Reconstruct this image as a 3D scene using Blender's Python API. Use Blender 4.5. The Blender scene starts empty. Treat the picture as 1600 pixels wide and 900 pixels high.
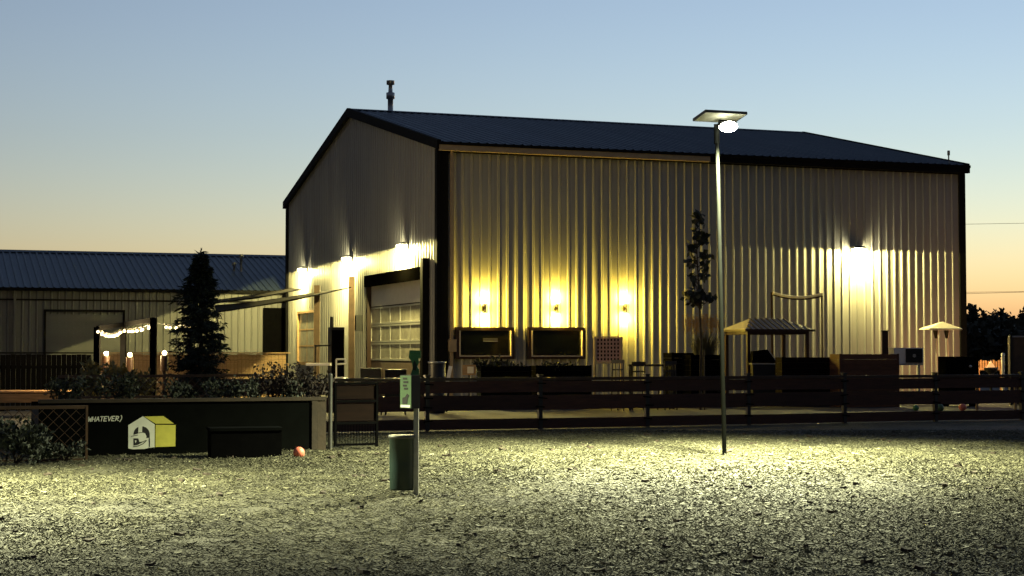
import bpy, bmesh, math, random
from mathutils import Vector, Matrix, noise
R = math.radians
rnd = random.Random(7)
sc = bpy.context.scene
COL = sc.collection

# ------------------------------------------------------------------ camera, sky, sun, exposure
F = 2595.0; HZ = 552.0; CZ = 1.65
PITCH = math.atan((HZ - 450) / F)
cd = bpy.data.cameras.new('camera'); cam = bpy.data.objects.new('camera', cd); COL.objects.link(cam)
cam.location = (0, 0, CZ); cam.rotation_euler = (math.pi / 2 + PITCH, 0, 0)
cd.sensor_width = 36; cd.lens = 36 * F / 1600; cd.clip_end = 6000
sc.camera = cam

SUN_AZ = R(25)
w = bpy.data.worlds.new("World"); sc.world = w; w.use_nodes = True
wn = w.node_tree; bg = wn.nodes['Background']
sk = wn.nodes.new('ShaderNodeTexSky'); sk.sky_type = 'NISHITA'; sk.sun_disc = False
sk.sun_elevation = R(-3.5); sk.sun_rotation = SUN_AZ
sk.air_density = 1.0; sk.dust_density = 0.7; sk.ozone_density = 1.45
hs = wn.nodes.new('ShaderNodeHueSaturation'); hs.inputs['Saturation'].default_value = .82
tn = wn.nodes.new('ShaderNodeMix'); tn.data_type = 'RGBA'; tn.blend_type = 'MULTIPLY'; tn.inputs[0].default_value = 1; tn.inputs[7].default_value = (.88, 1.02, 1.05, 1)
wn.links.new(sk.outputs[0], hs.inputs['Color']); wn.links.new(hs.outputs[0], tn.inputs[6]); wn.links.new(tn.outputs[2], bg.inputs[0])
bg.inputs[1].default_value = 0.13
sd = bpy.data.lights.new('sun', 'SUN'); sd.energy = 0.012; sd.angle = R(6); sd.color = (1, .6, .3)
so = bpy.data.objects.new('sun', sd); COL.objects.link(so); so.location = (60, 90, 60)
so.rotation_euler = Vector((-math.sin(SUN_AZ), -math.cos(SUN_AZ), -.03)).to_track_quat('-Z', 'Y').to_euler()
vs = sc.view_settings; vs.view_transform = 'Standard'; vs.look = 'None'; vs.gamma = 1; vs.exposure = 4.85
sc.cycles.max_bounces = 5; sc.cycles.diffuse_bounces = 3; sc.cycles.glossy_bounces = 3
sc.cycles.transmission_bounces = 3; sc.cycles.sample_clamp_indirect = 3.0

# ------------------------------------------------------------------ helpers
def ray(px, py):
    dx = (px - 800) / F; dy = (450 - py) / F
    c, s = math.cos(PITCH), math.sin(PITCH)
    return Vector((dx, c - dy * s, s + dy * c))
def at(px, py, Y):
    r = ray(px, py); k = Y / r.y
    return Vector((r.x * k, Y, CZ + r.z * k))
def gp(px, py, z=0.0):
    r = ray(px, py); k = (z - CZ) / r.z
    return Vector((r.x * k, r.y * k, z))
def G(px, Y, z=0.0):
    return Vector((at(px, HZ, Y).x, Y, z))

class MB:
    def __init__(s): s.v = []; s.f = []; s.sm = []
    def add(s, vs, fs, smooth=False):
        o = len(s.v); s.v += [tuple(p) for p in vs]; s.f += [tuple(o + i for i in f) for f in fs]; s.sm += [smooth] * len(fs); return s
    def box(s, c, d, rot=None):
        c = Vector(c); m = rot if rot is not None else Matrix.Identity(3)
        if isinstance(m, (int, float)): m = Matrix.Rotation(m, 3, 'Z')
        vs = [c + m @ Vector((x * d[0] / 2, y * d[1] / 2, z * d[2] / 2)) for x in (-1, 1) for y in (-1, 1) for z in (-1, 1)]
        return s.add(vs, [(0, 1, 3, 2), (4, 6, 7, 5), (0, 4, 5, 1), (2, 3, 7, 6), (0, 2, 6, 4), (1, 5, 7, 3)])
    def span(s, a, b):
        a = Vector(a); b = Vector(b); return s.box((a + b) / 2, (abs(b.x - a.x), abs(b.y - a.y), abs(b.z - a.z)))
    def bar(s, a, b, wd, h, up=(0, 0, 1)):
        a = Vector(a); b = Vector(b); z = (b - a); L = z.length; z.normalize()
        u = Vector(up)
        if abs(z.dot(u)) > .99: u = Vector((0, 1, 0))
        x = u.cross(z).normalized(); y = z.cross(x)
        m = Matrix((x, y, z)).transposed()
        return s.box((a + b) / 2, (wd, h, L), m)
    def tube(s, a, b, r0, r1=None, n=10, caps=True):
        r1 = r0 if r1 is None else r1
        a = Vector(a); b = Vector(b); z = (b - a).normalized()
        u = Vector((0, 0, 1)) if abs(z.z) < .99 else Vector((1, 0, 0))
        x = u.cross(z).normalized(); y = z.cross(x)
        vs = []
        for p, r in ((a, r0), (b, r1)):
            for i in range(n):
                t = 2 * math.pi * i / n; vs.append(p + x * math.cos(t) * r + y * math.sin(t) * r)
        s.add(vs, [(i, (i + 1) % n, n + (i + 1) % n, n + i) for i in range(n)], True)
        if caps:
            s.add(vs[:n], [tuple(range(n))[::-1]]); s.add(vs[n:], [tuple(range(n))])
        return s
    def path(s, pts, r, n=6):
        pts = [Vector(p) for p in pts]
        for i in range(len(pts) - 1):
            ra = r[i] if isinstance(r, (list, tuple)) else r; rb = r[i + 1] if isinstance(r, (list, tuple)) else r
            s.tube(pts[i], pts[i + 1], ra, rb, n)
        return s
    def lathe(s, c, prof, n=20):
        c = Vector(c); vs = []
        for r, z in prof:
            for i in range(n):
                t = 2 * math.pi * i / n; vs.append(c + Vector((r * math.cos(t), r * math.sin(t), z)))
        fs = []
        for k in range(len(prof) - 1):
            for i in range(n):
                j = (i + 1) % n; fs.append((k * n + i, k * n + j, (k + 1) * n + j, (k + 1) * n + i))
        s.add(vs, fs, True)
        if prof[0][0] > 1e-4: s.add(vs[:n], [tuple(range(n))[::-1]])
        if prof[-1][0] > 1e-4: s.add(vs[-n:], [tuple(range(n))])
        return s
    def ball(s, c, r, n=12, sq=(1, 1, 1)):
        c = Vector(c); k = n // 2; vs = []; fs = []
        for i in range(k + 1):
            p = math.pi * i / k
            for j in range(n):
                t = 2 * math.pi * j / n
                vs.append(c + Vector((r * sq[0] * math.sin(p) * math.cos(t), r * sq[1] * math.sin(p) * math.sin(t), -r * sq[2] * math.cos(p))))
        for i in range(k):
            for j in range(n): fs.append((i * n + j, i * n + (j + 1) % n, (i + 1) * n + (j + 1) % n, (i + 1) * n + j))
        return s.add(vs, fs, True)
    def prism(s, poly, off):
        off = Vector(off); a = [Vector(p) for p in poly]; b = [p + off for p in a]; n = len(a)
        return s.add(a + b, [tuple(range(n)), tuple(range(2 * n - 1, n - 1, -1))] + [(i, (i + n), (i + 1) % n + n, (i + 1) % n) for i in range(n)])
    def mesh(s, name, mat):
        me = bpy.data.meshes.new(name); me.from_pydata(s.v, [], s.f)
        me.polygons.foreach_set('use_smooth', s.sm); me.materials.append(M[mat] if isinstance(mat, str) else mat)
        me.update()
        bm = bmesh.new(); bm.from_mesh(me); bmesh.ops.recalc_face_normals(bm, faces=bm.faces); bm.to_mesh(me); bm.free()
        return me
    def build(s, name, mat, parent=None, loc=None):
        return link(name, s.mesh(name, mat), parent, loc)
def link(name, me, parent=None, loc=None):
    o = bpy.data.objects.new(name, me); COL.objects.link(o); o.parent = parent
    if loc is not None: o.location = loc
    return o
def tag(o, label=None, cat=None, group=None, kind=None):
    if label: o['label'] = label
    if cat: o['category'] = cat
    if group: o['group'] = group
    if kind: o['kind'] = kind
    return o
def thing(name, loc, label, cat, group=None, rz=0):
    o = bpy.data.objects.new(name, None); COL.objects.link(o); o.location = loc; o.rotation_euler = (0, 0, rz); o.empty_display_size = .2
    return tag(o, label, cat, group)
def lamp(parent, kind, loc, power, color, direction=None, size=.05, cone=180, blend=0.0, name='light'):
    d = bpy.data.lights.new(name, kind); d.energy = power; d.color = color; d.shadow_soft_size = size
    if kind == 'SPOT': d.spot_size = R(cone); d.spot_blend = blend
    o = bpy.data.objects.new(name, d); COL.objects.link(o); o.parent = parent; o.location = loc
    if direction is not None: o.rotation_euler = Vector(direction).to_track_quat('-Z', 'Y').to_euler()
    return o

# ------------------------------------------------------------------ materials
M = {}
def mat(name, col, rough=.7, metal=0, var=.15, scale=6.0, bump=0, bscale=40, col2=None, emit=None, es=0, stretch=(1, 1, 1), coat=0, spec=.5, rand=0):
    m = bpy.data.materials.new(name); m.use_nodes = True; nt = m.node_tree; b = nt.nodes['Principled BSDF']; M[name] = m
    b.inputs['Roughness'].default_value = rough; b.inputs['Metallic'].default_value = metal
    b.inputs['Specular IOR Level'].default_value = spec
    if coat: b.inputs['Coat Weight'].default_value = coat
    if emit:
        b.inputs['Base Color'].default_value = (*col, 1)
        b.inputs['Emission Color'].default_value = (*emit, 1); b.inputs['Emission Strength'].default_value = es
        return m
    tc = nt.nodes.new('ShaderNodeTexCoord'); mp = nt.nodes.new('ShaderNodeMapping'); mp.inputs['Scale'].default_value = stretch
    nt.links.new(tc.outputs['Object'], mp.inputs[0])
    nz = nt.nodes.new('ShaderNodeTexNoise'); nz.inputs['Scale'].default_value = scale; nz.inputs['Detail'].default_value = 6; nz.inputs['Roughness'].default_value = .65
    nt.links.new(mp.outputs[0], nz.inputs['Vector'])
    cr = nt.nodes.new('ShaderNodeValToRGB'); cr.color_ramp.elements[0].position = .3; cr.color_ramp.elements[1].position = .7
    c2 = col2 or tuple(min(1, c * (1 + var)) for c in col); c1 = tuple(c * (1 - var) for c in col)
    cr.color_ramp.elements[0].color = (*c1, 1); cr.color_ramp.elements[1].color = (*c2, 1)
    nt.links.new(nz.outputs['Fac'], cr.inputs[0]); outc = cr.outputs[0]
    if rand:
        oi = nt.nodes.new('ShaderNodeObjectInfo'); mr = nt.nodes.new('ShaderNodeMapRange')
        mr.inputs['To Min'].default_value = 1 - rand; mr.inputs['To Max'].default_value = 1 + rand
        nt.links.new(oi.outputs['Random'], mr.inputs[0])
        mx = nt.nodes.new('ShaderNodeVectorMath'); mx.operation = 'SCALE'
        nt.links.new(outc, mx.inputs[0]); nt.links.new(mr.outputs[0], mx.inputs['Scale']); outc = mx.outputs[0]
    nt.links.new(outc, b.inputs['Base Color'])
    if bump:
        n2 = nt.nodes.new('ShaderNodeTexNoise'); n2.inputs['Scale'].default_value = bscale; n2.inputs['Detail'].default_value = 4
        nt.links.new(mp.outputs[0], n2.inputs['Vector'])
        bp = nt.nodes.new('ShaderNodeBump'); bp.inputs['Strength'].default_value = bump; bp.inputs['Distance'].default_value = .02
        nt.links.new(n2.outputs['Fac'], bp.inputs['Height']); nt.links.new(bp.outputs[0], b.inputs['Normal'])
    return m
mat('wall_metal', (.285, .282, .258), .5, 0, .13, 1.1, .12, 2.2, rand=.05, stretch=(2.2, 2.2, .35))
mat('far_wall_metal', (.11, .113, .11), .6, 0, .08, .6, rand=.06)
mat('trim_dark', (.006, .006, .006), .85, 0, .2, spec=.1)
mat('roof_navy', (.028, .05, .075), .55, 0, .12, 1.5, rand=.08)
mat('roof_blue', (.055, .08, .10), .5, 0, .12, 1.5, rand=.06)
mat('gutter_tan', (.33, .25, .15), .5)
mat('white_paint', (.78, .76, .70), .5, 0, .06)
mat('door_white', (.62, .60, .52), .45, 0, .06)
mat('alu', (.55, .55, .52), .35, .7, .08)
mat('galv', (.42, .43, .42), .45, .8, .2, 12)
mat('glass_dark', (.03, .032, .03), .08, 0, .1)
mat('glass_door', (.24, .23, .19), .2, 0, .3, 3)
mat('black_metal', (.012, .012, .012), .45, 0, .3)
mat('black_matte', (.002, .002, .0022), .95, 0, .3, spec=0.02)
mat('header_shade', (.0009, .0008, .0006), 1, 0, .3, spec=0)  # near-black holds the shadow on the door header in its colour
mat('black_paint', (.0018, .0022, .002), .95, 0, .3, 3, spec=.04)
mat('brown_frame', (.03, .014, .008), .4, 0, .2, 10)
mat('gold_trim', (.55, .47, .34), .45, 0)
mat('screen', (.006, .008, .010), .12, 0, .2)
mat('fence_board', (.05, .019, .010), .8, 0, .35, 3, .3, 14, stretch=(.6, 6, 6), rand=.3)
mat('dark_board', (.006, .0027, .0018), .9, 0, .35, 3, stretch=(.6, 6, 6), spec=.1)
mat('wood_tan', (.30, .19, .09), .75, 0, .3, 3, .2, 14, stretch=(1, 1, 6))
mat('wood_cap', (.027, .017, .008), .8, 0, .35, 4, .3, 14, rand=.2)
mat('post_wood', (.08, .05, .028), .75, 0, .25, 4, .2, 16)
mat('cedar', (.09, .035, .014), .7, 0, .3, 3, .2, 14, stretch=(1, 1, 6), rand=.25)
mat('concrete', (.034, .032, .029), .9, 0, .25, 1.2, .3, 20)
mat('lattice_wood', (.07, .038, .018), .85, 0, .35, 5, rand=.25)
mat('bark', (.045, .032, .022), .9, 0, .4, 8, .5, 20)
mat('leaf_dark', (.014, .02, .010), .7, 0, .6, 5)
mat('leaf_green', (.016, .022, .009), .65, 0, .6, 5)
mat('leaf_grey', (.024, .03, .02), .7, 0, .5, 6)
mat('leaf_red', (.018, .010, .006), .7, 0, .5, 6)
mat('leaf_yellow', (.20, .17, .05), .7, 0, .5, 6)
mat('needle', (.016, .025, .014), .8, 0, .6, 4)
mat('grass_plume', (.32, .20, .08), .8, 0, .3, 5)
mat('grass_blade', (.07, .065, .03), .8, 0, .5, 5)
mat('far_leaf', (.03, .035, .022), .8, 0, .6, 1)
mat('bin_green', (.0045, .019, .017), .4, 0, .2, 4)
mat('sign_green', (.045, .17, .065), .5, 0, .15, 5)
mat('label_green', (.06, .12, .05), .5, 0, .15, 5)
mat('ball_orange', (.62, .16, .10), .55, 0, .12, 8)
mat('mural_white', (.62, .64, .55), .7, 0, .08, 4)
mat('mural_yellow', (.50, .47, .07), .7, 0, .14, 5)
mat('mural_black', (.006, .006, .006), .8, 0, .1)
mat('sail', (.03, .025, .016), .95, 0, .15, 4, spec=.03)
mat('sail_dark', (.007, .006, .004), .95, 0, .2, 4, spec=.02)
mat('canvas', (.72, .66, .5), .8, 0, .08, 5)
mat('game_red', (.62, .36, .26), .6, 0, .15, 6)
mat('game_wood', (.62, .45, .22), .6, 0, .15, 6)
mat('dull_steel', (.09, .09, .085), .5, .5, .2)
mat('pole_grey', (.0045, .005, .0045), .95, 0, .15, spec=.02)
mat('solar_cell', (.16, .16, .13), .25, 0, .2, 20)
mat('roof_cream', (.40, .38, .35), .5, 0, .08, 4)
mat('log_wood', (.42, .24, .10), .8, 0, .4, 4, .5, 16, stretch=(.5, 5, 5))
mat('orange_glow', (.4, .2, .06), .7, emit=(1, .5, .18), es=.035)
mat('bulb_warm', (1, .9, .6), .4, emit=(1, .75, .34), es=.28)
mat('globe_warm', (1, .9, .6), .4, emit=(1, .78, .36), es=.16)
mat('led_white', (1, 1, .9), .4, emit=(1, .98, .75), es=6)
mat('lens_warm', (1, .95, .7), .4, emit=(1, .88, .5), es=7)
mat('lens_gold', (1, .8, .4), .4, emit=(1, .72, .25), es=1.6)

def chip_material(name, ramp, scale=None):
    m = bpy.data.materials.new(name); m.use_nodes = True; nt = m.node_tree; b = nt.nodes['Principled BSDF']; M[name] = m
    b.inputs['Roughness'].default_value = .75; b.inputs['Specular IOR Level'].default_value = .3
    cr = nt.nodes.new('ShaderNodeValToRGB'); el = cr.color_ramp.elements
    el[0].position, el[0].color = ramp[0][0], (*ramp[0][1], 1); el[1].position, el[1].color = ramp[-1][0], (*ramp[-1][1], 1)
    for p, c in ramp[1:-1]: e = el.new(p); e.color = (*c, 1)
    tcg = nt.nodes.new('ShaderNodeNewGeometry'); pn = nt.nodes.new('ShaderNodeTexNoise'); pn.inputs['Scale'].default_value = .9; pn.inputs['Detail'].default_value = 5; pn.inputs['Roughness'].default_value = .6
    nt.links.new(tcg.outputs['Position'], pn.inputs['Vector'])
    pr = nt.nodes.new('ShaderNodeMapRange'); pr.inputs['From Min'].default_value = .3; pr.inputs['From Max'].default_value = .7; pr.inputs['To Min'].default_value = .55; pr.inputs['To Max'].default_value = 1.25
    nt.links.new(pn.outputs['Fac'], pr.inputs[0]); vm = nt.nodes.new('ShaderNodeVectorMath'); vm.operation = 'SCALE'; nt.links.new(pr.outputs[0], vm.inputs['Scale'])
    if scale is None:
        oi = nt.nodes.new('ShaderNodeObjectInfo'); nt.links.new(oi.outputs['Random'], cr.inputs[0])
    else:
        tc = nt.nodes.new('ShaderNodeTexCoord'); vo = nt.nodes.new('ShaderNodeTexVoronoi'); vo.inputs['Scale'].default_value = scale
        nt.links.new(tc.outputs['Object'], vo.inputs['Vector'])
        sp = nt.nodes.new('ShaderNodeSeparateColor'); nt.links.new(vo.outputs['Color'], sp.inputs[0]); nt.links.new(sp.outputs[0], cr.inputs[0])
        bp = nt.nodes.new('ShaderNodeBump'); bp.inputs['Strength'].default_value = .8; bp.inputs['Distance'].default_value = .03
        nt.links.new(vo.outputs['Distance'], bp.inputs['Height']); nt.links.new(bp.outputs[0], b.inputs['Normal'])
    nt.links.new(cr.outputs[0], vm.inputs[0]); nt.links.new(vm.outputs[0], b.inputs['Base Color'])
RAMP = [(0, (.035, .034, .021)), (.2, (.06, .058, .034)), (.6, (.088, .085, .05)), (.92, (.115, .11, .066)), (1, (.26, .25, .17))]
chip_material('chip', RAMP)
chip_material('chip_ground', [(0, (.04, .038, .024)), (.5, (.062, .059, .036)), (1, (.088, .083, .05))], 34)

# ------------------------------------------------------------------ ground: one sheet to the horizon
def axis(lo, hi, step, far):
    a = []; x = lo
    while x < hi + 1e-6: a.append(x); x += step
    s = step; x = hi; up = []
    while x < far: s *= 1.35; x += s; up.append(x)
    s = step; x = lo; dn = []
    while x > -far: s *= 1.35; x -= s; dn.append(x)
    return dn[::-1] + a + up
def gh(x, y):
    k = max(0, min(1, (33 - y) / 5)) * max(0, min(1, (y - 4) / 4)) * max(0, min(1, (19 - abs(x)) / 3))
    if k <= 0: return 0.0
    n = noise.noise(Vector((x * .35, y * .35, 1.3))) * .06 + noise.noise(Vector((x * 1.3, y * 1.3, 7))) * .03 + noise.noise(Vector((x * 3.4, y * 3.4, 3))) * .014
    return n * k
xs = axis(-16, 17, .2, 2500); ys = axis(7, 35, .2, 2500)
nx, ny = len(xs), len(ys)
gv = [(x, y, gh(x, y)) for y in ys for x in xs]
gf = [(j * nx + i, j * nx + i + 1, (j + 1) * nx + i + 1, (j + 1) * nx + i) for j in range(ny - 1) for i in range(nx - 1)]
me = bpy.data.meshes.new('ground'); me.from_pydata(gv, [], gf); me.materials.append(M['chip_ground'])
me.polygons.foreach_set('use_smooth', [True] * len(gf))
tag(link('ground', me), kind='structure')

# loose wood chips, instanced over the dog run
def chips():
    st = .5; v = []; f = []; dens = []
    X = [i * st for i in range(-34, 38)]; Y = [8 + j * st for j in range(0, 56)]
    for y in Y:
        for x in X:
            v.append((x, y, gh(x, y) + .006))
            ok = abs(x - .2) < .325 * y + 1.6 and y < 34.6 + .38 * (x + 1.8)
            pt = max(.25, min(1, .66 + 1.5 * noise.noise(Vector((x * .42, y * .3, 4.2))))); dens.append(0.0 if not ok else pt * max(520, min(2200, 3400 * (11.5 / y) ** 1.5)))
    n = len(X)
    for j in range(len(Y) - 1):
        for i in range(n - 1): f.append((j * n + i, j * n + i + 1, (j + 1) * n + i + 1, (j + 1) * n + i))
    me = bpy.data.meshes.new('wood_chips'); me.from_pydata(v, [], f)
    a = me.attributes.new('dens', 'FLOAT', 'POINT'); a.data.foreach_set('value', dens)
    a = me.attributes.new('big', 'FLOAT', 'POINT'); a.data.foreach_set('value', [max(.85, min(1.05, p[1] / 22)) for p in v])
    o = link('wood_chips', me); tag(o, 'pale and dark wood chips strewn over the dog run', 'wood chips', kind='stuff')
    ng = bpy.data.node_groups.new('scatter', 'GeometryNodeTree')
    ng.interface.new_socket('Geometry', in_out='INPUT', socket_type='NodeSocketGeometry'); ng.interface.new_socket('Geometry', in_out='OUTPUT', socket_type='NodeSocketGeometry')
    N = ng.nodes.new; L = ng.links.new
    gi = N('NodeGroupInput'); go = N('NodeGroupOutput')
    at_ = N('GeometryNodeInputNamedAttribute'); at_.data_type = 'FLOAT'; at_.inputs['Name'].default_value = 'dens'
    bg_ = N('GeometryNodeInputNamedAttribute'); bg_.data_type = 'FLOAT'; bg_.inputs['Name'].default_value = 'big'
    outs = []
    for k, (sx, sy, sz, part, seed) in enumerate([(.062, .013, .0035, .5, 1), (.036, .017, .0035, .33, 2), (.13, .008, .0045, .15, 3), (.07, .05, .009, .02, 4), (.09, .05, .025, .0009, 6)]):
        dp = N('GeometryNodeDistributePointsOnFaces'); dp.distribute_method = 'RANDOM'; dp.inputs['Seed'].default_value = seed
        mu = N('ShaderNodeMath'); mu.operation = 'MULTIPLY'; mu.inputs[1].default_value = part
        L(at_.outputs['Attribute'], mu.inputs[0]); L(mu.outputs[0], dp.inputs['Density']); L(gi.outputs[0], dp.inputs['Mesh'])
        # a curved, tapered shaving: subdivided strip, bent by moving its points
        cu = N('GeometryNodeMeshGrid'); cu.inputs['Size X'].default_value = sx; cu.inputs['Size Y'].default_value = sy
        cu.inputs['Vertices X'].default_value = 4; cu.inputs['Vertices Y'].default_value = 2
        pos = N('GeometryNodeInputPosition'); sep = N('ShaderNodeSeparateXYZ'); L(pos.outputs[0], sep.inputs[0])
        sq = N('ShaderNodeMath'); sq.operation = 'POWER'; sq.inputs[1].default_value = 2; ab = N('ShaderNodeMath'); ab.operation = 'ABSOLUTE'
        L(sep.outputs[0], ab.inputs[0]); L(ab.outputs[0], sq.inputs[0])
        ml = N('ShaderNodeMath'); ml.operation = 'MULTIPLY'; ml.inputs[1].default_value = 4.0; L(sq.outputs[0], ml.inputs[0])
        cx = N('ShaderNodeCombineXYZ'); L(ml.outputs[0], cx.inputs[2])
        sp = N('GeometryNodeSetPosition'); L(cu.outputs['Mesh'], sp.inputs['Geometry']); L(cx.outputs[0], sp.inputs['Offset'])
        ex = N('GeometryNodeExtrudeMesh'); ex.mode = 'FACES'; ex.inputs['Offset Scale'].default_value = sz; ex.inputs['Individual'].default_value = False
        L(sp.outputs[0], ex.inputs['Mesh'])
        sm = N('GeometryNodeSetMaterial'); sm.inputs['Material'].default_value = M['chip' if seed < 6 else 'bark']; L(ex.outputs['Mesh'], sm.inputs['Geometry'])
        rv = N('FunctionNodeRandomValue'); rv.data_type = 'FLOAT_VECTOR'; rv.inputs['Seed'].default_value = seed * 11
        rv.inputs[0].default_value = (-.17, -.17, 0); rv.inputs[1].default_value = (.17, .17, 6.283)
        sv = N('FunctionNodeRandomValue'); sv.data_type = 'FLOAT'; sv.inputs['Seed'].default_value = seed * 5
        sv.inputs[2].default_value = .45; sv.inputs[3].default_value = 1.45
        mm = N('ShaderNodeMath'); mm.operation = 'MULTIPLY'; L(sv.outputs[1], mm.inputs[0]); L(bg_.outputs['Attribute'], mm.inputs[1])
        ip = N('GeometryNodeInstanceOnPoints'); L(dp.outputs['Points'], ip.inputs['Points']); L(sm.outputs[0], ip.inputs['Instance'])
        L(rv.outputs[0], ip.inputs['Rotation']); L(mm.outputs[0], ip.inputs['Scale']); outs.append(ip)
    j = N('GeometryNodeJoinGeometry')
    for ip in outs: L(ip.outputs[0], j.inputs[0])
    L(j.outputs[0], go.inputs[0])
    md = o.modifiers.new('scatter', 'NODES'); md.node_group = ng
chips()

# ------------------------------------------------------------------ metal building
D = 53.2
A = Vector((at(688, HZ, D).x, D, 0)); ANG = R(19.9)
U = Vector((math.cos(ANG), math.sin(ANG), 0)); V = Vector((-math.sin(ANG), math.cos(ANG), 0))
RIB = .3048; LEN = 65 * RIB; WID = 76 * RIB; EAVE = 8.35; RIDGE = 10.95
def loc2(u, v, z=0): return A + U * u + V * v + Vector((0, 0, z))
def on_plane(px, py, p0, n):
    r = ray(px, py); o = Vector((0, 0, CZ)); return o + r * ((p0 - o).dot(n) / r.dot(n))
def on_long(px, py, out=0.0):
    p = on_plane(px, py, A - V * out, V) - A; return p.dot(U), p.z
def on_gable(px, py, out=0.0):
    p = on_plane(px, py, A - U * out, U) - A; return p.dot(V), p.z

RIBP = [(-.052, 0), (-.020, .034), (.020, .034), (.052, 0)]
def profile(a, b, pitch=RIB, ribs=RIBP):
    pts = []
    k0 = int(a / pitch) - 1; k1 = int(b / pitch) + 2
    allp = []
    for k in range(k0, k1 + 1):
        c = (k + .5) * pitch
        allp += [(c + x, d) for x, d in ribs]
    def h(x):
        for (x0, d0), (x1, d1) in zip(allp, allp[1:]):
            if x0 <= x <= x1: return d0 + (d1 - d0) * (x - x0) / max(1e-9, x1 - x0)
        return 0
    pts = [(a, h(a))] + [(x, d) for x, d in allp if a + 1e-4 < x < b - 1e-4] + [(b, h(b))]
    return pts
def sheet(mb, pts, lo, hi, place):
    """pts: (s, d) profile; lo/hi: functions of s; place(s, d, t) -> point"""
    vs = [place(s, d, lo(s)) for s, d in pts] + [place(s, d, hi(s)) for s, d in pts]; n = len(pts)
    mb.add(vs, [(i, i + 1, n + i + 1, n + i) for i in range(n - 1)])

bld = thing('metal_building', A, 'large greige ribbed metal building with dark roof and lamp-lit walls', 'building', rz=ANG)
wall_l = MB().span((.05, .06, 0), (LEN - .05, .16, EAVE - .05)).build('long_wall', 'wall_metal', bld)
# long wall panels (local: x along, y = -d outward)
mb = MB(); sheet(mb, profile(0, 3 * RIB), lambda s: .15, lambda s: EAVE, lambda s, d, t: (s, .03 - d, t)); pm = mb.mesh('wall_panel', 'wall_metal')
for k in range(21): link('wall_panel', pm, wall_l, (k * 3 * RIB, 0, 0))
mb = MB(); sheet(mb, profile(0, 2 * RIB), lambda s: .15, lambda s: EAVE, lambda s, d, t: (s, .03 - d, t)); mb.build('wall_panel', 'wall_metal', wall_l, (63 * RIB, 0, 0))
# gable with openings
dv0, _ = on_gable(666, 500); dv1, _ = on_gable(571, 500); _, dtop = on_gable(620, 424)
wv0, wz1 = on_gable(492, 488); wv1, wz0 = on_gable(466, 566)
OPEN = [(dv0, dv1, -1, dtop), (wv0, wv1, max(.3, wz0), wz1)]
def roofz(v): return EAVE + (RIDGE - EAVE) * (1 - abs(v - WID / 2) / (WID / 2))
gab = thing('gable_wall', (0, 0, 0), None, None); gab.parent = bld
k = 0; v = 0.0
while v < WID - .01:
    e = min(WID, v + 3 * RIB); cuts = sorted({v, e} | {c for o in OPEN for c in o[:2] if v < c < e})
    mb = MB()
    for a, b in zip(cuts, cuts[1:]):
        op = [o for o in OPEN if o[0] - 1e-4 <= (a + b) / 2 <= o[1] + 1e-4]
        if not op: sheet(mb, profile(a, b), lambda s: .15, lambda s: roofz(s), lambda s, d, t: (.03 - d, s, t))
        else:
            o = op[0]
            sheet(mb, profile(a, b), lambda s: o[3], lambda s: roofz(s), lambda s, d, t: (.03 - d, s, t))
            if o[2] > .2: sheet(mb, profile(a, b), lambda s: .15, lambda s: o[2], lambda s, d, t: (.03 - d, s, t))
    mb.build('wall_panel', 'wall_metal', gab); v = e
# far walls
MB().span((LEN - .14, .2, 0), (LEN - .02, WID - .2, EAVE - .05)).build('side_wall', 'wall_metal', bld)
MB().span((.2, WID - .14, 0), (LEN - .2, WID - .02, EAVE - .05)).build('rear_wall', 'wall_metal', bld)
MB().span((-.02, -.02, 0), (LEN + .02, .055, .16)).build('base_trim', 'trim_dark', bld)
MB().prism([(LEN - .14, .2, EAVE - .049), (LEN - .14, WID - .2, EAVE - .049), (LEN - .14, WID / 2, RIDGE - .02)], (.12, 0, 0)).build('gable_infill', 'wall_metal', bld)
# roof panels
OH = .12
roof = thing('roof', (0, 0, 0), None, None); roof.parent = bld
SL = math.hypot(WID / 2 + OH, (RIDGE - EAVE) * (WID / 2 + OH) / (WID / 2)); ra = math.atan2(RIDGE - EAVE, WID / 2)
mb = MB(); sheet(mb, profile(0, 3 * RIB), lambda s: 0, lambda s: SL, lambda s, d, t: (s, t, d)); rp = mb.mesh('roof_panel', 'roof_navy')
n = int((LEN + .24) / (3 * RIB)) + 1; w0 = -.12
for k in range(n):
    x = w0 + k * (LEN + .24 - 3 * RIB) / (n - 1)
    o = link('roof_panel', rp, roof, (x, -OH, EAVE + .12 - OH * math.tan(ra) + (k % 2) * .004)); o.rotation_euler = (ra, 0, 0)
    o = link('roof_panel', rp, roof, (x + 3 * RIB, WID + OH, EAVE + .12 - OH * math.tan(ra) + (k % 2) * .004)); o.rotation_euler = (ra, 0, math.pi)
mb = MB()
mb.prism([(w0, WID / 2 - .25, RIDGE + .12), (w0, WID / 2, RIDGE + .19), (w0, WID / 2 + .25, RIDGE + .12), (w0, WID / 2, RIDGE + .08)], (LEN + .24, 0, 0)); mb.build('ridge_cap', 'roof_navy', roof)
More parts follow.
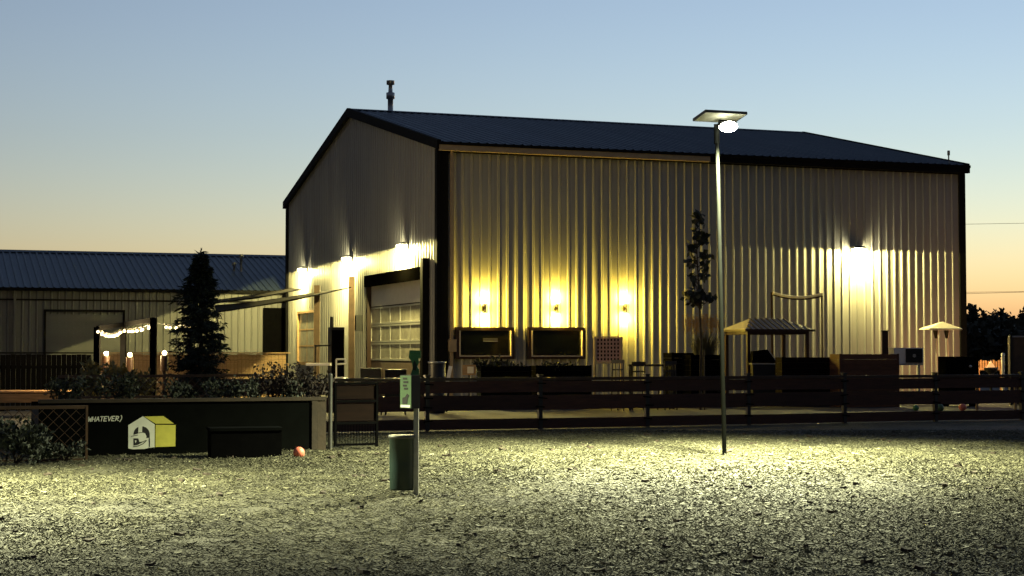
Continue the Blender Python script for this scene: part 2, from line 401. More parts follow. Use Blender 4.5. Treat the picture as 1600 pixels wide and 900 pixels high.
# rake trims, gutter, corner trims, downspout
for x0 in (-.17, LEN + .04):
    for sgn in (0, 1):
        y0, y1 = (-OH - .05, WID / 2) if sgn == 0 else (WID + OH + .05, WID / 2)
        z0 = EAVE + .13 - OH * math.tan(ra)
        MB().prism([(x0, y0, z0 + .05), (x0, y1, RIDGE + .2), (x0, y1, RIDGE - .14), (x0, y0, z0 - .26)], (.13, 0, 0)).build('rake_trim', 'trim_dark', roof)
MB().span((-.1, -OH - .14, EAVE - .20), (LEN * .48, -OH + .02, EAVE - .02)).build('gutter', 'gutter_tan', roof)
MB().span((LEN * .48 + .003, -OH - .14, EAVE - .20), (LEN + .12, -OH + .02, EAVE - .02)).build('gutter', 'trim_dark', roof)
MB().span((-.1, -OH - .17, EAVE - .02), (LEN + .13, -OH + .05, EAVE + .075)).build('eave_trim', 'trim_dark', roof)
MB().span((0, .045, EAVE - .3), (LEN, .059, EAVE + .12)).build('eave_closure', 'trim_dark', roof)
MB().span((0, -OH + .02, EAVE - .24), (LEN, .05, EAVE - .21)).build('soffit', 'trim_dark', roof)
MB().span((-.13, -.03, 0), (.03, .22, EAVE - .1)).span((.03, -.05, 0), (.25, .02, EAVE - .1)).build('corner_trim', 'trim_dark', bld)
MB().span((LEN - .2, -.05, 0), (LEN + .06, .2, EAVE - .1)).build('corner_trim', 'trim_dark', bld)
MB().span((-.06, WID - .22, 0), (.08, WID + .05, EAVE + .02)).build('corner_trim', 'trim_dark', bld)
ds, _ = on_long(704, 400)
MB().span((ds - .045, -.15, .2), (ds + .045, -.06, EAVE - .2)).build('downspout', 'gutter_tan', bld)
bx_, bz_ = on_long(704, 540)
MB().span((bx_ - .13, -.24, bz_ - .2), (bx_ + .13, -.155, bz_ + .2)).span((bx_ - .1, -.25, bz_ - .16), (bx_ + .1, -.24, bz_ + .16)).build('meter_box', 'gutter_tan', bld)
# roof pipes
def roof_pipe(px, pyb, pyt, parent, prof):
    # foot on the ridge or near slope
    p = on_plane(px, pyb, A + V * (WID / 2) , V) - A
    u = p.dot(U); h = (on_plane(px, pyt, A + V * (WID / 2), V) - A).z - p.z
    mb = MB(); mb.lathe((u, WID / 2, RIDGE + .1), [(r, t * (h + .15)) for r, t in prof], 12); mb.build('vent_pipe', 'galv', parent)
roof_pipe(610, 178, 134, roof, [(.2, 0), (.11, .06), (.11, .42), (.17, .44), (.17, .62), (.09, .64), (.075, .86), (.16, .88), (.16, 1)])
def px_of(P):
    d = P - Vector((0, 0, CZ)); return 800 + F * d.x / (d.y * math.cos(PITCH) + d.z * math.sin(PITCH))
vv = min([k * .05 for k in range(0, 230)], key=lambda q: abs(px_of(loc2(LEN - .5, q, roofz(q))) - 1482))
MB().lathe((LEN - .5, vv, roofz(vv) + .1), [(.025, 0), (.025, .32), (.05, .34), (.05, .5)], 8).build('vent_pipe', 'galv', roof)

# overhead door in its recess
REC = .22
door = thing('overhead_door', (0, 0, 0), None, None); door.parent = bld
mb = MB()
mb.span((.06, dv1 - .02, 0), (REC + .1, dv1 + .12, dtop)).span((.06, dv0 - .12, 0), (REC + .1, dv0 + .02, dtop)).span((.06, dv0 - .1, dtop - .02), (REC + .1, dv1 + .1, dtop + .12))
mb.build('door_jamb', 'brown_frame', door)
MB().span((-.06, dv0 - .25, dtop - .4), (.055, dv1 + .02, dtop + .02)).build('door_header', 'header_shade', door)
MB().span((-.22, dv0 - .3, 0), (.0, dv0 - .02, dtop + .25)).build('door_post', 'trim_dark', door)
_, zs1 = on_gable(640, 473); sec = (zs1 - .0) / 6.0
sec = .66; base = zs1 - 3 * sec
MB().span((REC, dv0, zs1 + .02), (REC + .06, dv1, dtop)).build('door_section', 'door_white', door)
MB().span((REC, dv0, .05), (REC + .06, dv1, base - .02)).build('door_section', 'post_wood', door)
nc = 6; cw = (dv1 - dv0) / nc
for r in range(3):
    z0 = base + r * sec; z1 = z0 + sec - .02
    mb = MB().span((REC - .01, dv0, z0), (REC + .05, dv1, z0 + .06)).span((REC - .01, dv0, z1 - .06), (REC + .05, dv1, z1))
    for c in range(nc + 1): mb.span((REC - .006, dv0 + c * cw - .03, z0 + .061), (REC + .046, dv0 + c * cw + .03, z1 - .061))
    fr = mb.build('door_section', 'alu', door)
    for c in range(nc): MB().span((REC + .015, dv0 + c * cw + .03, z0 + .06), (REC + .025, dv0 + (c + 1) * cw - .03, z1 - .06)).build('pane', 'glass_door', fr)
# shop window in gable
wz0 = max(.3, wz0); win = MB()
for a, b in (((-.05, wv0 - .1, wz0 - .1), (.08, wv0, wz1 + .1)), ((-.05, wv1, wz0 - .1), (.08, wv1 + .1, wz1 + .1)), ((-.045, wv0, wz1), (.075, wv1, wz1 + .1)), ((-.045, wv0, wz0 - .1), (.075, wv1, wz0))): win.span(a, b)
win = win.build('window', 'wood_tan', bld)
for r in range(3):
    for c in range(2):
        a = wv0 + c * (wv1 - wv0) / 2; h = (wz1 - wz0) / 3
        MB().span((.03, a + .03, wz0 + r * h + .03), (.04, a + (wv1 - wv0) / 2 - .03, wz0 + (r + 1) * h - .03)).build('pane', 'glass_door', win)
mb = MB().span((.02, (wv0 + wv1) / 2 - .03, wz0), (.05, (wv0 + wv1) / 2 + .03, wz1))
for r in (1, 2): mb.span((.022, wv0, wz0 + r * (wz1 - wz0) / 3 - .03), (.048, wv1, wz0 + r * (wz1 - wz0) / 3 + .03))
mb.build('mullion', 'wood_tan', win)
# interior back wall so the openings do not show sky
MB().span((1.6, .3, 0), (1.7, WID - .3, EAVE - .3)).build('inner_wall', 'concrete', bld)

# wall lamps
WARM = (1, .84, .28); GOLD = (1, .70, .08)
def wall_pack(p, out, label, power):
    t = thing('wall_lamp', p, label, 'wall lamp', 'wall lamps on the metal building', rz=out)
    # local: -y points away from the wall
    MB().prism([(-.22, 0, -.14), (-.22, 0, .12), (-.22, -.2, .12), (-.22, -.34, .05), (-.22, -.34, .03), (-.22, -.06, .03), (-.22, -.06, -.14)], (.44, 0, 0)).build('housing', 'black_metal', t)
    MB().prism([(-.2, -.065, .025), (-.2, -.32, .025), (-.2, -.30, -.08), (-.2, -.12, -.12), (-.2, -.065, -.12)], (.4, 0, 0)).build('lens', 'lens_warm', t)
    lamp(t, 'SPOT', (0, -.34, -.13), power, WARM, (0, .36, -1), .06, 180, 0)
    return t
u, z = on_long(1340, 390, .1); wall_pack(loc2(u, -.005, z), ANG, 'blazing wall lamp on the long wall above the wooden planter box', 78)
for px, py, lab, pw in ((632, 384, 'blazing wall lamp on the gable nearest the building corner', 105), (545, 404, 'middle of the three blazing lamps on the gable wall', 105), (475, 421, 'blazing wall lamp on the gable farthest from the corner', 80)):
    v, z = on_gable(px, py, .1); wall_pack(loc2(-.005, v, z), ANG - math.pi / 2, lab, pw)
for px, lab in ((757, 'golden up-and-down wall sconce above the left screen cabinet'), (870, 'golden up-and-down wall sconce above the right screen cabinet'), (977, 'golden up-and-down wall sconce beside the upright disc-drop game board')):
    u, z = on_long(px, 482, .1)
    t = thing('wall_sconce', loc2(u, 0, z), lab, 'sconce', 'sconces on the long wall', rz=ANG)
    MB().span((-.05, -.08, -.1), (.05, -.005, .1)).build('back_plate', 'brown_frame', t)
    for s in (-1, 1):
        MB().lathe((0, -.16, 0), [(.035, s * .04), (.055, s * .08), (.055, s * .16), (.045, s * .16), (.035, s * .1)], 14).build('shade', 'gold_trim', t)
        MB().ball((0, -.16, s * .23), .075).build('bulb', 'lens_gold', t)
        lamp(t, 'POINT', (0, -.17, s * .36), 9.5, GOLD, None, .05)
    MB().tube((0, -.16, -.05), (0, -.16, .05), .03, n=10).build('stem', 'brown_frame', t)

# ------------------------------------------------------------------ far left building
LA = at(225, HZ, 74.0); LA.z = 0
LO = LA - U * 13.0
LL = 15 * 3 * RIB + 14.0; LW = 14.0; LE = 4.5; LR = 6.42
fb = thing('metal_warehouse', LO, 'long low pale metal warehouse with blue roof at far left', 'building', rz=ANG)
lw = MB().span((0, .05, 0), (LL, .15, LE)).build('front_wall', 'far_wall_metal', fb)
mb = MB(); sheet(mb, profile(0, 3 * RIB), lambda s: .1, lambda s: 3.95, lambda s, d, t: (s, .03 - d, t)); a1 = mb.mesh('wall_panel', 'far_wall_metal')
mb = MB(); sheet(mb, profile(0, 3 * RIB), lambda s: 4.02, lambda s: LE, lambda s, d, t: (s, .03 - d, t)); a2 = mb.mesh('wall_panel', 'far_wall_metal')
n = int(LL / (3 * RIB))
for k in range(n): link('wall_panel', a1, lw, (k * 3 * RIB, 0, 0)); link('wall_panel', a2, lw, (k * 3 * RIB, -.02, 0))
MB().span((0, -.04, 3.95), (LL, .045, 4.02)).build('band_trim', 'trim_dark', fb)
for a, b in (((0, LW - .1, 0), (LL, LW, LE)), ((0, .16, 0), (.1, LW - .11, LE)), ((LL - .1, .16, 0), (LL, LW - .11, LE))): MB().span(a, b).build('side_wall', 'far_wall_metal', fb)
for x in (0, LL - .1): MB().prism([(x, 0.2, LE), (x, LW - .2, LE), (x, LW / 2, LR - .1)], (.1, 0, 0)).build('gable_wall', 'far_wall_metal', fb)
ra2 = math.atan2(LR - LE, LW / 2); sl2 = math.hypot(LW / 2 + .25, (LW / 2 + .25) * math.tan(ra2))
lr = thing('roof', (0, 0, 0), None, None); lr.parent = fb
RR = [(-.06, 0), (-.03, .05), (.03, .05), (.06, 0)]
mb = MB(); sheet(mb, profile(0, 3 * RIB, RIB, RR), lambda s: 0, lambda s: sl2, lambda s, d, t: (s, t, d)); rp2 = mb.mesh('roof_panel', 'roof_blue')
for k in range(n + 1):
    o = link('roof_panel', rp2, lr, (k * 3 * RIB - .2, -.25, LE + .06 - .25 * math.tan(ra2))); o.rotation_euler = (ra2, 0, 0)
    o = link('roof_panel', rp2, lr, ((k + 1) * 3 * RIB - .2, LW + .25, LE + .06 - .25 * math.tan(ra2))); o.rotation_euler = (ra2, 0, math.pi)
MB().prism([(-.2, LW / 2 - .3, LR + .03), (-.2, LW / 2, LR + .15), (-.2, LW / 2 + .3, LR + .03)], (LL + .6, 0, 0)).build('ridge_cap', 'roof_blue', lr)
MB().span((-.2, -.36, LE - .14), (LL + .2, -.24, LE + .0)).build('gutter', 'trim_dark', lr)
def on_fb(px, py):
    p = on_plane(px, py, LO, V) - LO; return p.dot(U), p.z
a0, zt = on_fb(72, 487); a1_, zb = on_fb(191, 549)
rd = thing('roll_up_door', (0, 0, 0), None, None); rd.parent = fb
mb = MB().span((a0 - .1, -.07, 0), (a0, .04, zt + .1)).span((a1_, -.07, 0), (a1_ + .1, .04, zt + .1)).span((a0, -.07, zt), (a1_, .04, zt + .1)); mb.build('door_frame', 'trim_dark', rd)
sh = MB().span((a0, -.035, 0), (a1_, -.02, .115)).mesh('slat', 'far_wall_metal')
for k in range(int(zt / .12)): link('slat', sh, rd, (0, -.004 * (k % 2), .0 + k * .12))
d0, dz = on_fb(411, 481); d1, _ = on_fb(455, 481)
MB().span((d0, -.06, 0), (d1, -.01, dz)).build('dark_doorway', 'black_matte', fb)
x0, _ = on_fb(23, 480); MB().span((x0 - .05, -.16, 0), (x0 + .05, -.06, LE - .1)).build('downspout', 'far_wall_metal', fb)
for px, py, hh in ((366, 392, .35), (377, 388, .75)):
    p = on_plane(px, py, LO + V * 3.5, V) - LO
    MB().lathe((p.dot(U), 3.5, LE + 3.5 * math.tan(ra2)), [(.06, 0), (.06, hh), (.11, hh), (.11, hh + .15)], 8).build('vent_pipe', 'galv', lr)

# ------------------------------------------------------------------ patio slab between fence and building
fl = gp(667, 674); fr_ = gp(1597, 656); FD = (fr_ - fl); FB = FD.length / 6; FD.normalize(); FN = Vector((FD.y, -FD.x, 0))
MB().prism([fl - FD * 14 - FN * .6 + Vector((0, 0, .012)), fr_ + FD * 14 - FN * .6 + Vector((0, 0, .012)), loc2(LEN + 16, 30, .012), loc2(-22, 30, .012)], (0, 0, .02)).build('patio_pavement', 'concrete')['kind'] = 'structure'

# ------------------------------------------------------------------ board fence
fen = thing('board_fence', fl, 'long low reddish board fence on dark posts across the dog run', 'fence', rz=math.atan2(FD.y, FD.x))
def fbd(z0, z1, m_, th=.03):
    return MB().span((.04, -.03, z0), (FB - .04, -.03 + th, z1)).mesh('board', m_)
bds = [fbd(.80, 1.05, 'fence_board'), fbd(.42, .74, 'fence_board'), fbd(.03, .25, 'fence_board')]
rail = MB().span((.03, -.045, 1.06), (FB - .03, .045, 1.13)).mesh('top_rail', 'brown_frame')
post = MB().span((-.045, -.045, 0), (.045, .045, 1.16)).span((-.06, -.06, 1.16), (.06, .06, 1.19)).mesh('post', 'black_metal')
br = MB().span((-.1, -.062, -.012), (.1, -.047, .012)).mesh('bracket', 'pole_grey')
for k in range(-2, 9):
    po = link('post', post, fen, (k * FB, 0, 0))
    for z in (1.0, .68, .48, .2): link('bracket', br, po, (rnd.uniform(-.02, .05), 0, z + rnd.uniform(-.02, .02))).rotation_euler = (0, rnd.uniform(-.15, .15), 0)
    if k < 8:
        link('top_rail', rail, fen, (k * FB, 0, 0))
        for b in bds:
            o = link('board', b, fen, (k * FB, rnd.uniform(-.008, .008), rnd.uniform(-.012, .012))); o.rotation_euler = (0, rnd.uniform(-.004, .004), 0)
# gate
g0 = gp(516, 702)
gt = thing('black_gate', g0, 'open black metal gate leaf hung on a pale post beside the planter', 'gate', rz=R(30))
MB().tube((0, 0, 0), (0, 0, 1.27), .035, n=12).ball((0, 0, 1.27), .037).build('gate_post', 'dull_steel', gt)
mb = MB().span((.07, -.02, .05), (.11, .02, 1.15)).span((.86, -.02, .02), (.90, .02, 1.15)).span((.11, -.018, 1.11), (.86, .018, 1.15)).span((.11, -.018, .05), (.86, .018, .09)).span((.11, -.018, .42), (.86, .018, .46)).span((.11, -.018, .80), (.86, .018, .84)); mb.build('gate_frame', 'black_matte', gt)
for z0, z1 in ((.48, .78), (.86, 1.09)): MB().span((.11, .02, z0), (.86, .04, z1)).build('board', 'dark_board', gt)
mb = MB()
for k in range(14): mb.span((.115 + k * .054, -.004, .09), (.12 + k * .054, .004, .42))
mb.build('mesh_wire', 'black_matte', gt)

# ------------------------------------------------------------------ solar lamp posts
def solar(p, label, lean, aim, power, cone=130):
    t = thing('solar_lamp_post', p, label, 'lamp post', 'solar lamps over the dog run')
    top = Vector((lean, 0, 5.35))
    MB().tube((0, 0, 0), top, .036, .032, 14).build('pole', 'pole_grey', t)
    ax = Vector((.35, -1, 0)).normalized(); sd_ = Vector((-ax.y, ax.x, 0))
    def P(a, b, c): return top + ax * a + sd_ * b + Vector((0, 0, c))
    c0 = P(.12, 0, .08); tl = R(10)
    m = Matrix((ax * math.cos(tl) + Vector((0, 0, math.sin(tl))), sd_, -ax * math.sin(tl) + Vector((0, 0, math.cos(tl))))).transposed()
    MB().box(c0 + Vector((0, 0, .05)), (.46, .72, .035), m).build('solar_panel', 'solar_cell', t)
    mb = MB()
    for s in (-1, 1):
        mb.box(c0 + Vector((0, 0, .05)) + m @ Vector((0, s * .365, 0)), (.48, .015, .045), m); mb.box(c0 + Vector((0, 0, .05)) + m @ Vector((s * .235, 0, 0)), (.015, .714, .043), m)
    mb.build('panel_frame', 'black_metal', t)
    hd = P(.30, .04, -.03); t2 = R(52)
    m2 = Matrix((ax * math.cos(t2) + Vector((0, 0, math.sin(t2))), sd_, -ax * math.sin(t2) + Vector((0, 0, math.cos(t2))))).transposed()
    MB().box(hd, (.16, .28, .05), m2).build('lamp_head', 'pole_grey', t)
    MB().ball(hd - m2 @ Vector((0, 0, .05)), .15, 20, (1.0, .55, .58)).build('lens_dome', 'led_white', t)
    MB().bar(top, hd, .03, .03).build('head_arm', 'pole_grey', t)
    MB().bar(top - Vector((0, 0, .15)), c0, .03, .03).tube(top - Vector((0, 0, .3)), top + Vector((0, 0, .02)), .045, n=12).build('bracket', 'pole_grey', t)
    lamp(t, 'SPOT', hd - m2 @ Vector((0, 0, .16)) - Vector((0, 0, .08)), power, (1, 1, .58), (aim[0], aim[1], aim[2]), .09, cone, 1.0)
    return t
solar(gp(1132, 712), 'tall solar lamp post with blazing head standing in the wood chips', -.1, (-.10, -.20, -1.0), 1250, 140)
solar(Vector((-8.2, 20.5, 0)), 'solar lamp post at the left, outside the planted corner', 0, (.34, -.20, -1.0), 780, 104)

# ------------------------------------------------------------------ pet waste station
t = thing('pet_waste_station', gp(650, 777), 'pet waste station with green signs and dark green bin on a post', 'waste station')
MB().span((-.028, -.028, -.05), (.028, .028, 1.2)).span((-.03, .0285, .1), (.03, .034, 1.19)).build('post', 'galv', t)
mb = MB().lathe((-.165, -.01, .085), [(.0, 0), (.128, 0), (.135, .02), (.14, .3), (.142, .6), (.15, .605), (.15, .625), (.135, .625), (.13, .4), (.12, .05), (0, .05)], 28); bn = mb.build('bin', 'bin_green', t)
mb = MB().lathe((-.165, -.01, .085), [(.144, .59), (.156, .598), (.156, .622), (.144, .63)], 28); mb.build('rim', 'dull_steel', bn)
MB().span((-.06, -.02, .25), (-.02, .02, .3)).span((-.06, -.02, .55), (-.02, .02, .6)).build('bin_bracket', 'galv', t)
ds_ = thing('dispenser', (-.065, -.06, 1.02), None, None, rz=R(-50)); ds_.parent = t
MB().span((-.11, -.06, 0), (.11, .06, .38)).build('box', 'black_metal', ds_)
MB().span((-.105, -.066, .006), (.105, -.0605, .374)).build('label_plate', 'label_green', ds_)
mb = MB()
for k, (x0, x1, z) in enumerate(((-.05, .03, .33), (-.04, .05, .29), (-.05, .02, .25), (-.03, .045, .215))): mb.span((x0, -.069, z), (x1, -.0665, z + .022))
mb.prism([(-.06, -.069, .05), (.03, -.069, .05), (.045, -.069, .12), (.07, -.069, .15), (.03, -.069, .17), (-.01, -.069, .13), (-.06, -.069, .12)], (0, .003, 0)); mb.build('printed_dog', 'mural_black', ds_)
MB().span((-.09, -.07, .012), (.09, -.0665, .04)).build('label_stripe', 'white_paint', ds_)
mb = MB().prism([(-.045, -.032, 1.4), (.06, -.032, 1.4), (.055, -.032, 1.47), (.03, -.032, 1.5), (.055, -.032, 1.54), (.05, -.032, 1.585), (.075, -.032, 1.6), (.075, -.032, 1.68), (-.055, -.032, 1.685), (-.065, -.032, 1.6), (-.03, -.032, 1.55), (-.02, -.032, 1.48)], (0, -.006, 0)); sg = mb.build('sign_plate', 'sign_green', t)
sg.location = (-.02, 0, 0)
MB().span((-.02, -.028, 1.2), (.02, -.022, 1.66)).build('sign_strap', 'galv', t)
MB().prism([(-.02, -.0395, 1.46), (.02, -.0395, 1.45), (.03, -.0395, 1.52), (0, -.0395, 1.57), (-.015, -.0395, 1.53)], (0, -.002, 0)).build('printed_mark', 'bin_green', sg)

# ------------------------------------------------------------------ ball and black crate
p = gp(467, 716); mb = MB().ball((0, 0, .088), .092, 24); b_ = mb.build('rubber_ball', 'ball_orange', None, p); tag(b_, 'small orange-red rubber ball lying on the wood chips', 'ball')
a = gp(330, 716); b = gp(440, 714); wdt = (b - a).length
t = thing('storage_crate', a, 'low black box standing against the black painted planter', 'box', rz=math.atan2((b - a).y, (b - a).x))
MB().span((0, 0, 0), (wdt, .5, .42)).build('crate_body', 'black_matte', t)
MB().span((-.02, -.02, .423), (wdt + .02, .52, .47)).build('lid', 'black_paint', t)

# ------------------------------------------------------------------ raised planter with mural
pa = gp(60, 714); pb = gp(509, 704); PD = (pb - pa); PL = PD.length; PD.normalize(); PN = Vector((PD.y, -PD.x, 0)); PH = .85
prz = math.atan2(PD.y, PD.x)
pl = thing('raised_planter', pa, 'long black painted raised planter wall with doghouse mural and timber cap', 'planter', rz=prz)
fp = MB().span((0, 0, 0), (PL - .15, .05, PH)).build('front_panel', 'black_paint', pl)
MB().span((0, -.04, PH + .003), (PL, .14, PH + .06)).build('cap_board', 'wood_cap', pl)
MB().span((PL - .147, -.02, 0), (PL, 1.2, PH)).build('end_board', 'wood_cap', pl)
MB().span((0, 1.15, 0), (PL - .15, 1.2, PH)).build('back_panel', 'black_paint', pl)
MB().span((0, .055, .5), (PL - .15, 1.145, PH - .1)).build('soil', 'bark', pl)
MB().span((PL - .25, -.03, 0), (PL - .151, -.003, PH)).build('trim_board', 'wood_cap', pl)
def pw(px, py):
    q = on_plane(px, py, pa, PN) - pa; return (q.dot(PD), q.z)
def zm(x, y): return (130 + x / 9.38, 630 + y / 9.375)
def decal(name, pts, m_, lay, par=fp):
    ps = [pw(*q) for q in pts]
    return MB().prism([(x, -.003 - .002 * lay, z) for x, z in ps], (0, .0025, 0)).build(name, m_, par)
decal('painted_house_front', [zm(*q) for q in ((660, 322), (660, 662), (730, 675), (900, 670), (960, 655), (1046, 645), (1048, 312), (875, 190))], 'mural_white', 1)
decal('painted_house_side', [zm(*q) for q in ((1060, 316), (1354, 318), (1350, 632), (1058, 642))], 'mural_yellow', 1)
decal('painted_house_roof', [zm(*q) for q in ((890, 195), (1175, 188), (1330, 298), (1062, 300))], 'mural_yellow', 1)
arch = [(735, 560), (735, 470)] + [(855 - 120 * math.cos(t_), 455 - 118 * math.sin(t_)) for t_ in [math.pi * k / 12 for k in range(13)]] + [(975, 505), (930, 510), (920, 545), (800, 610), (735, 622)]
decal('painted_doorway', [zm(*q) for q in arch], 'mural_black', 2)
decal('painted_figure', [zm(*q) for q in ((692, 476), (805, 445), (808, 350), (800, 325), (830, 305), (866, 320), (862, 430), (905, 440), (925, 480), (928, 535), (870, 560), (825, 568), (805, 515), (722, 514))], 'mural_white', 3)
decal('painted_line', [zm(*q) for q in ((700, 480), (800, 462), (802, 470), (704, 490))], 'mural_black', 4)
decal('painted_line', [zm(*q) for q in ((730, 632), (800, 622), (870, 590), (925, 540), (935, 545), (875, 600), (805, 632), (730, 642))], 'mural_black', 4)
decal('painted_line', [zm(*q) for q in ((808, 430), (862, 425), (862, 433), (808, 440))], 'mural_black', 4)
decal('painted_line', [zm(*q) for q in ((968, 510), (976, 510), (978, 640), (970, 640))], 'mural_black', 4)
decal('painted_tooth', [zm(*q) for q in ((755, 545), (780, 545), (775, 570), (765, 585))], 'mural_white', 3)
# lettering
GL = {'W': [((0, 1), (.2, 0), (.5, .7), (.8, 0), (1, 1))], 'H': [((0, 0), (.05, 1)), ((.85, 0), (.9, 1)), ((.02, .5), (.88, .5))], 'A': [((0, 0), (.5, 1), (1, 0)), ((.2, .4), (.8, .4))],
      'T': [((0, 1), (1, 1)), ((.5, 1), (.45, 0))], 'E': [((.9, 1), (.1, 1), (0, 0), (.85, 0)), ((.05, .5), (.7, .52))], 'V': [((0, 1), (.4, 0), (1, 1))],
      'R': [((0, 0), (.1, 1), (.8, .9), (.75, .55), (.1, .48), (.9, 0))], ')': [((.3, 1.15), (.6, .8), (.6, .3), (.2, -.25))]}
def stroke(mb, a, b, th, y):
    a = Vector((a[0], 0, a[1])); b = Vector((b[0], 0, b[1])); d = (b - a).normalized(); nn = Vector((-d.z, 0, d.x)) * th / 2; a -= d * th * .3; b += d * th * .3
    mb.prism([a + nn + Vector((0, y, 0)), b + nn + Vector((0, y, 0)), b - nn + Vector((0, y, 0)), a - nn + Vector((0, y, 0))], (0, .002, 0))
mb = MB(); xp = 137.5; yy = 0
for ci, ch in enumerate('WHATEVER)'):
    wch = 5.0
    for st in GL[ch]:
        for k_, (q0, q1) in enumerate(zip(st, st[1:])):
            f_ = lambda q: pw(xp + q[0] * wch + q[1] * 1.3, 658.6 - .18 * (xp - 137) / 6 - q[1] * 7.0)
            stroke(mb, f_(q0), f_(q1), .013, -.006 - .0003 * ((ci * 7 + k_) % 9))
    xp += 6.1
mb.build('painted_lettering', 'mural_white', fp)

# lattice panels
def lattice(name, p0, p1, z0, z1, label, step=.125, wdt=.022):
    d = p1 - p0; L = d.length
    t = thing(name, p0, label, 'lattice', 'lattice panels by the planter', rz=math.atan2(d.y, d.x))
    H = z1 - z0
    for s in (0, 1):
        k = -H
        while k < L:
            x0, x1 = k, k + H; a0, a1 = z0, z1
            if x0 < 0: a0 = z0 - x0; x0 = 0
            if x1 > L: a1 = z1 - (x1 - L); x1 = L
            if x1 - x0 > .05:
                y = -.008 + s * .009
                if s: MB().bar((L - x0, y, a0), (L - x1, y, a1), .008, wdt, (0, 1, 0)).build('slat', 'lattice_wood', t)
                else: MB().bar((x0, y, a0), (x1, y, a1), .008, wdt, (0, 1, 0)).build('slat', 'lattice_wood', t)
            k += step * 1.35
    MB().span((0, -.03, z1), (L, .03, z1 + .05)).span((0, -.03, z0 - .04), (L, .03, z0)).build('rail', 'lattice_wood', t)
    MB().span((-.035, -.035, max(0, z0 - .04)), (-.001, .035, z1 + .05)).span((L + .001, -.035, max(0, z0 - .04)), (L + .035, .035, z1 + .05)).build('stile', 'lattice_wood', t)
    return t
l0 = gp(-60, 724); l1 = gp(133, 720)
lattice('lattice_panel', l0, l1, .04, .80, 'brown diamond lattice panel standing on the chips at far left')
q0 = pa + PN * -1.3; 
lattice('lattice_panel', at(95, HZ, 30.6) * Vector((1, 1, 0)) if False else Vector((at(95, HZ, 30.3).x, 30.3, 0)), Vector((at(400, HZ, 32.2).x, 32.2, 0)), .86, 1.2, 'brown diamond lattice strip rising behind the black planter')
MB().span((0, 0, 0), (.01, .01, .01))

# ------------------------------------------------------------------ foliage makers
def leaf(mb, p, d, nrm, L, W):
    d = d.normalized(); s = d.cross(nrm).normalized(); nrm = s.cross(d)
    mb.add([p, p + d * L * .5 + s * W * .5 + nrm * L * .06, p + d * L, p + d * L * .5 - s * W * .5 + nrm * L * .06], [(0, 1, 2, 3)])
def rv(): 
    while True:
        v_ = Vector((rnd.uniform(-1, 1), rnd.uniform(-1, 1), rnd.uniform(-1, 1)))
        if .05 < v_.length < 1: return v_
def shrub(p, rx, rz_, n, mt, label, cat='shrub', group=None, L=.07, name='shrub', clumps=7):
    t = thing(name, p, label, cat, group)
    cs = [(Vector((rnd.uniform(-.7, .7) * rx, rnd.uniform(-.6, .6) * rx, rz_ * rnd.uniform(.35, .85))), rnd.uniform(.3, .55)) for _ in range(clumps)]
    mb = MB()
    for c, r in cs: mb.path([(0, 0, 0), (c.x * .4, c.y * .4, c.z * .6), c], [.012, .009, .004], 5)
    mb.build('stem', 'bark', t)
    mb = MB()
    for _ in range(n):
        c, r = rnd.choice(cs); o = rv(); q = c + Vector((o.x * rx * r, o.y * rx * r, o.z * rz_ * r))
        if q.z < 0: q.z = rnd.uniform(0, .1)
        leaf(mb, q, rv() + Vector((0, 0, .4)), rv(), L * rnd.uniform(.6, 1.4), L * .6)
    mb.build('foliage', mt, t); return t
def pp(px, back=.5, z=None):
    q = on_plane(px, 640, pa - PN * back, PN); q.z = PH - .1 if z is None else z; return q
shrub(pp(480), .42, .62, 700, 'leaf_red', 'reddish shrub at the gate end of the black planter', group='shrubs in the planter')
shrub(pp(425), .45, .66, 700, 'leaf_red', 'tall dark reddish shrub second from the gate in the planter', group='shrubs in the planter')
shrub(pp(455, .3), .22, .4, 240, 'leaf_grey', 'small grey-green bush between the reddish planter shrubs', group='shrubs in the planter')
shrub(pp(385, .18), .22, .42, 300, 'leaf_grey', 'pale grey-green trailing bush spilling over the planter cap', group='shrubs in the planter')
shrub(pp(345), .4, .42, 500, 'leaf_dark', 'low dark shrub in the planter below the conifer', group='shrubs in the planter')
shrub(pp(270), .42, .38, 500, 'leaf_dark', 'low dark shrub in the planter above the doghouse mural', group='shrubs in the planter')
shrub(pp(190), .42, .5, 600, 'leaf_green', 'loose green shrub in the planter above the lettering', group='shrubs in the planter')
shrub(pp(110), .35, .45, 500, 'leaf_green', 'green shrub at the lattice end of the planter', group='shrubs in the planter')
shrub(gp(25, 728), .5, .62, 900, 'leaf_dark', 'dark leafy plant growing in front of the lattice panel', group='plants at the lattice', L=.09)
shrub(gp(100, 722) , .3, .25, 300, 'leaf_dark', 'low dark plant at the right foot of the lattice panel', group='plants at the lattice', L=.07)

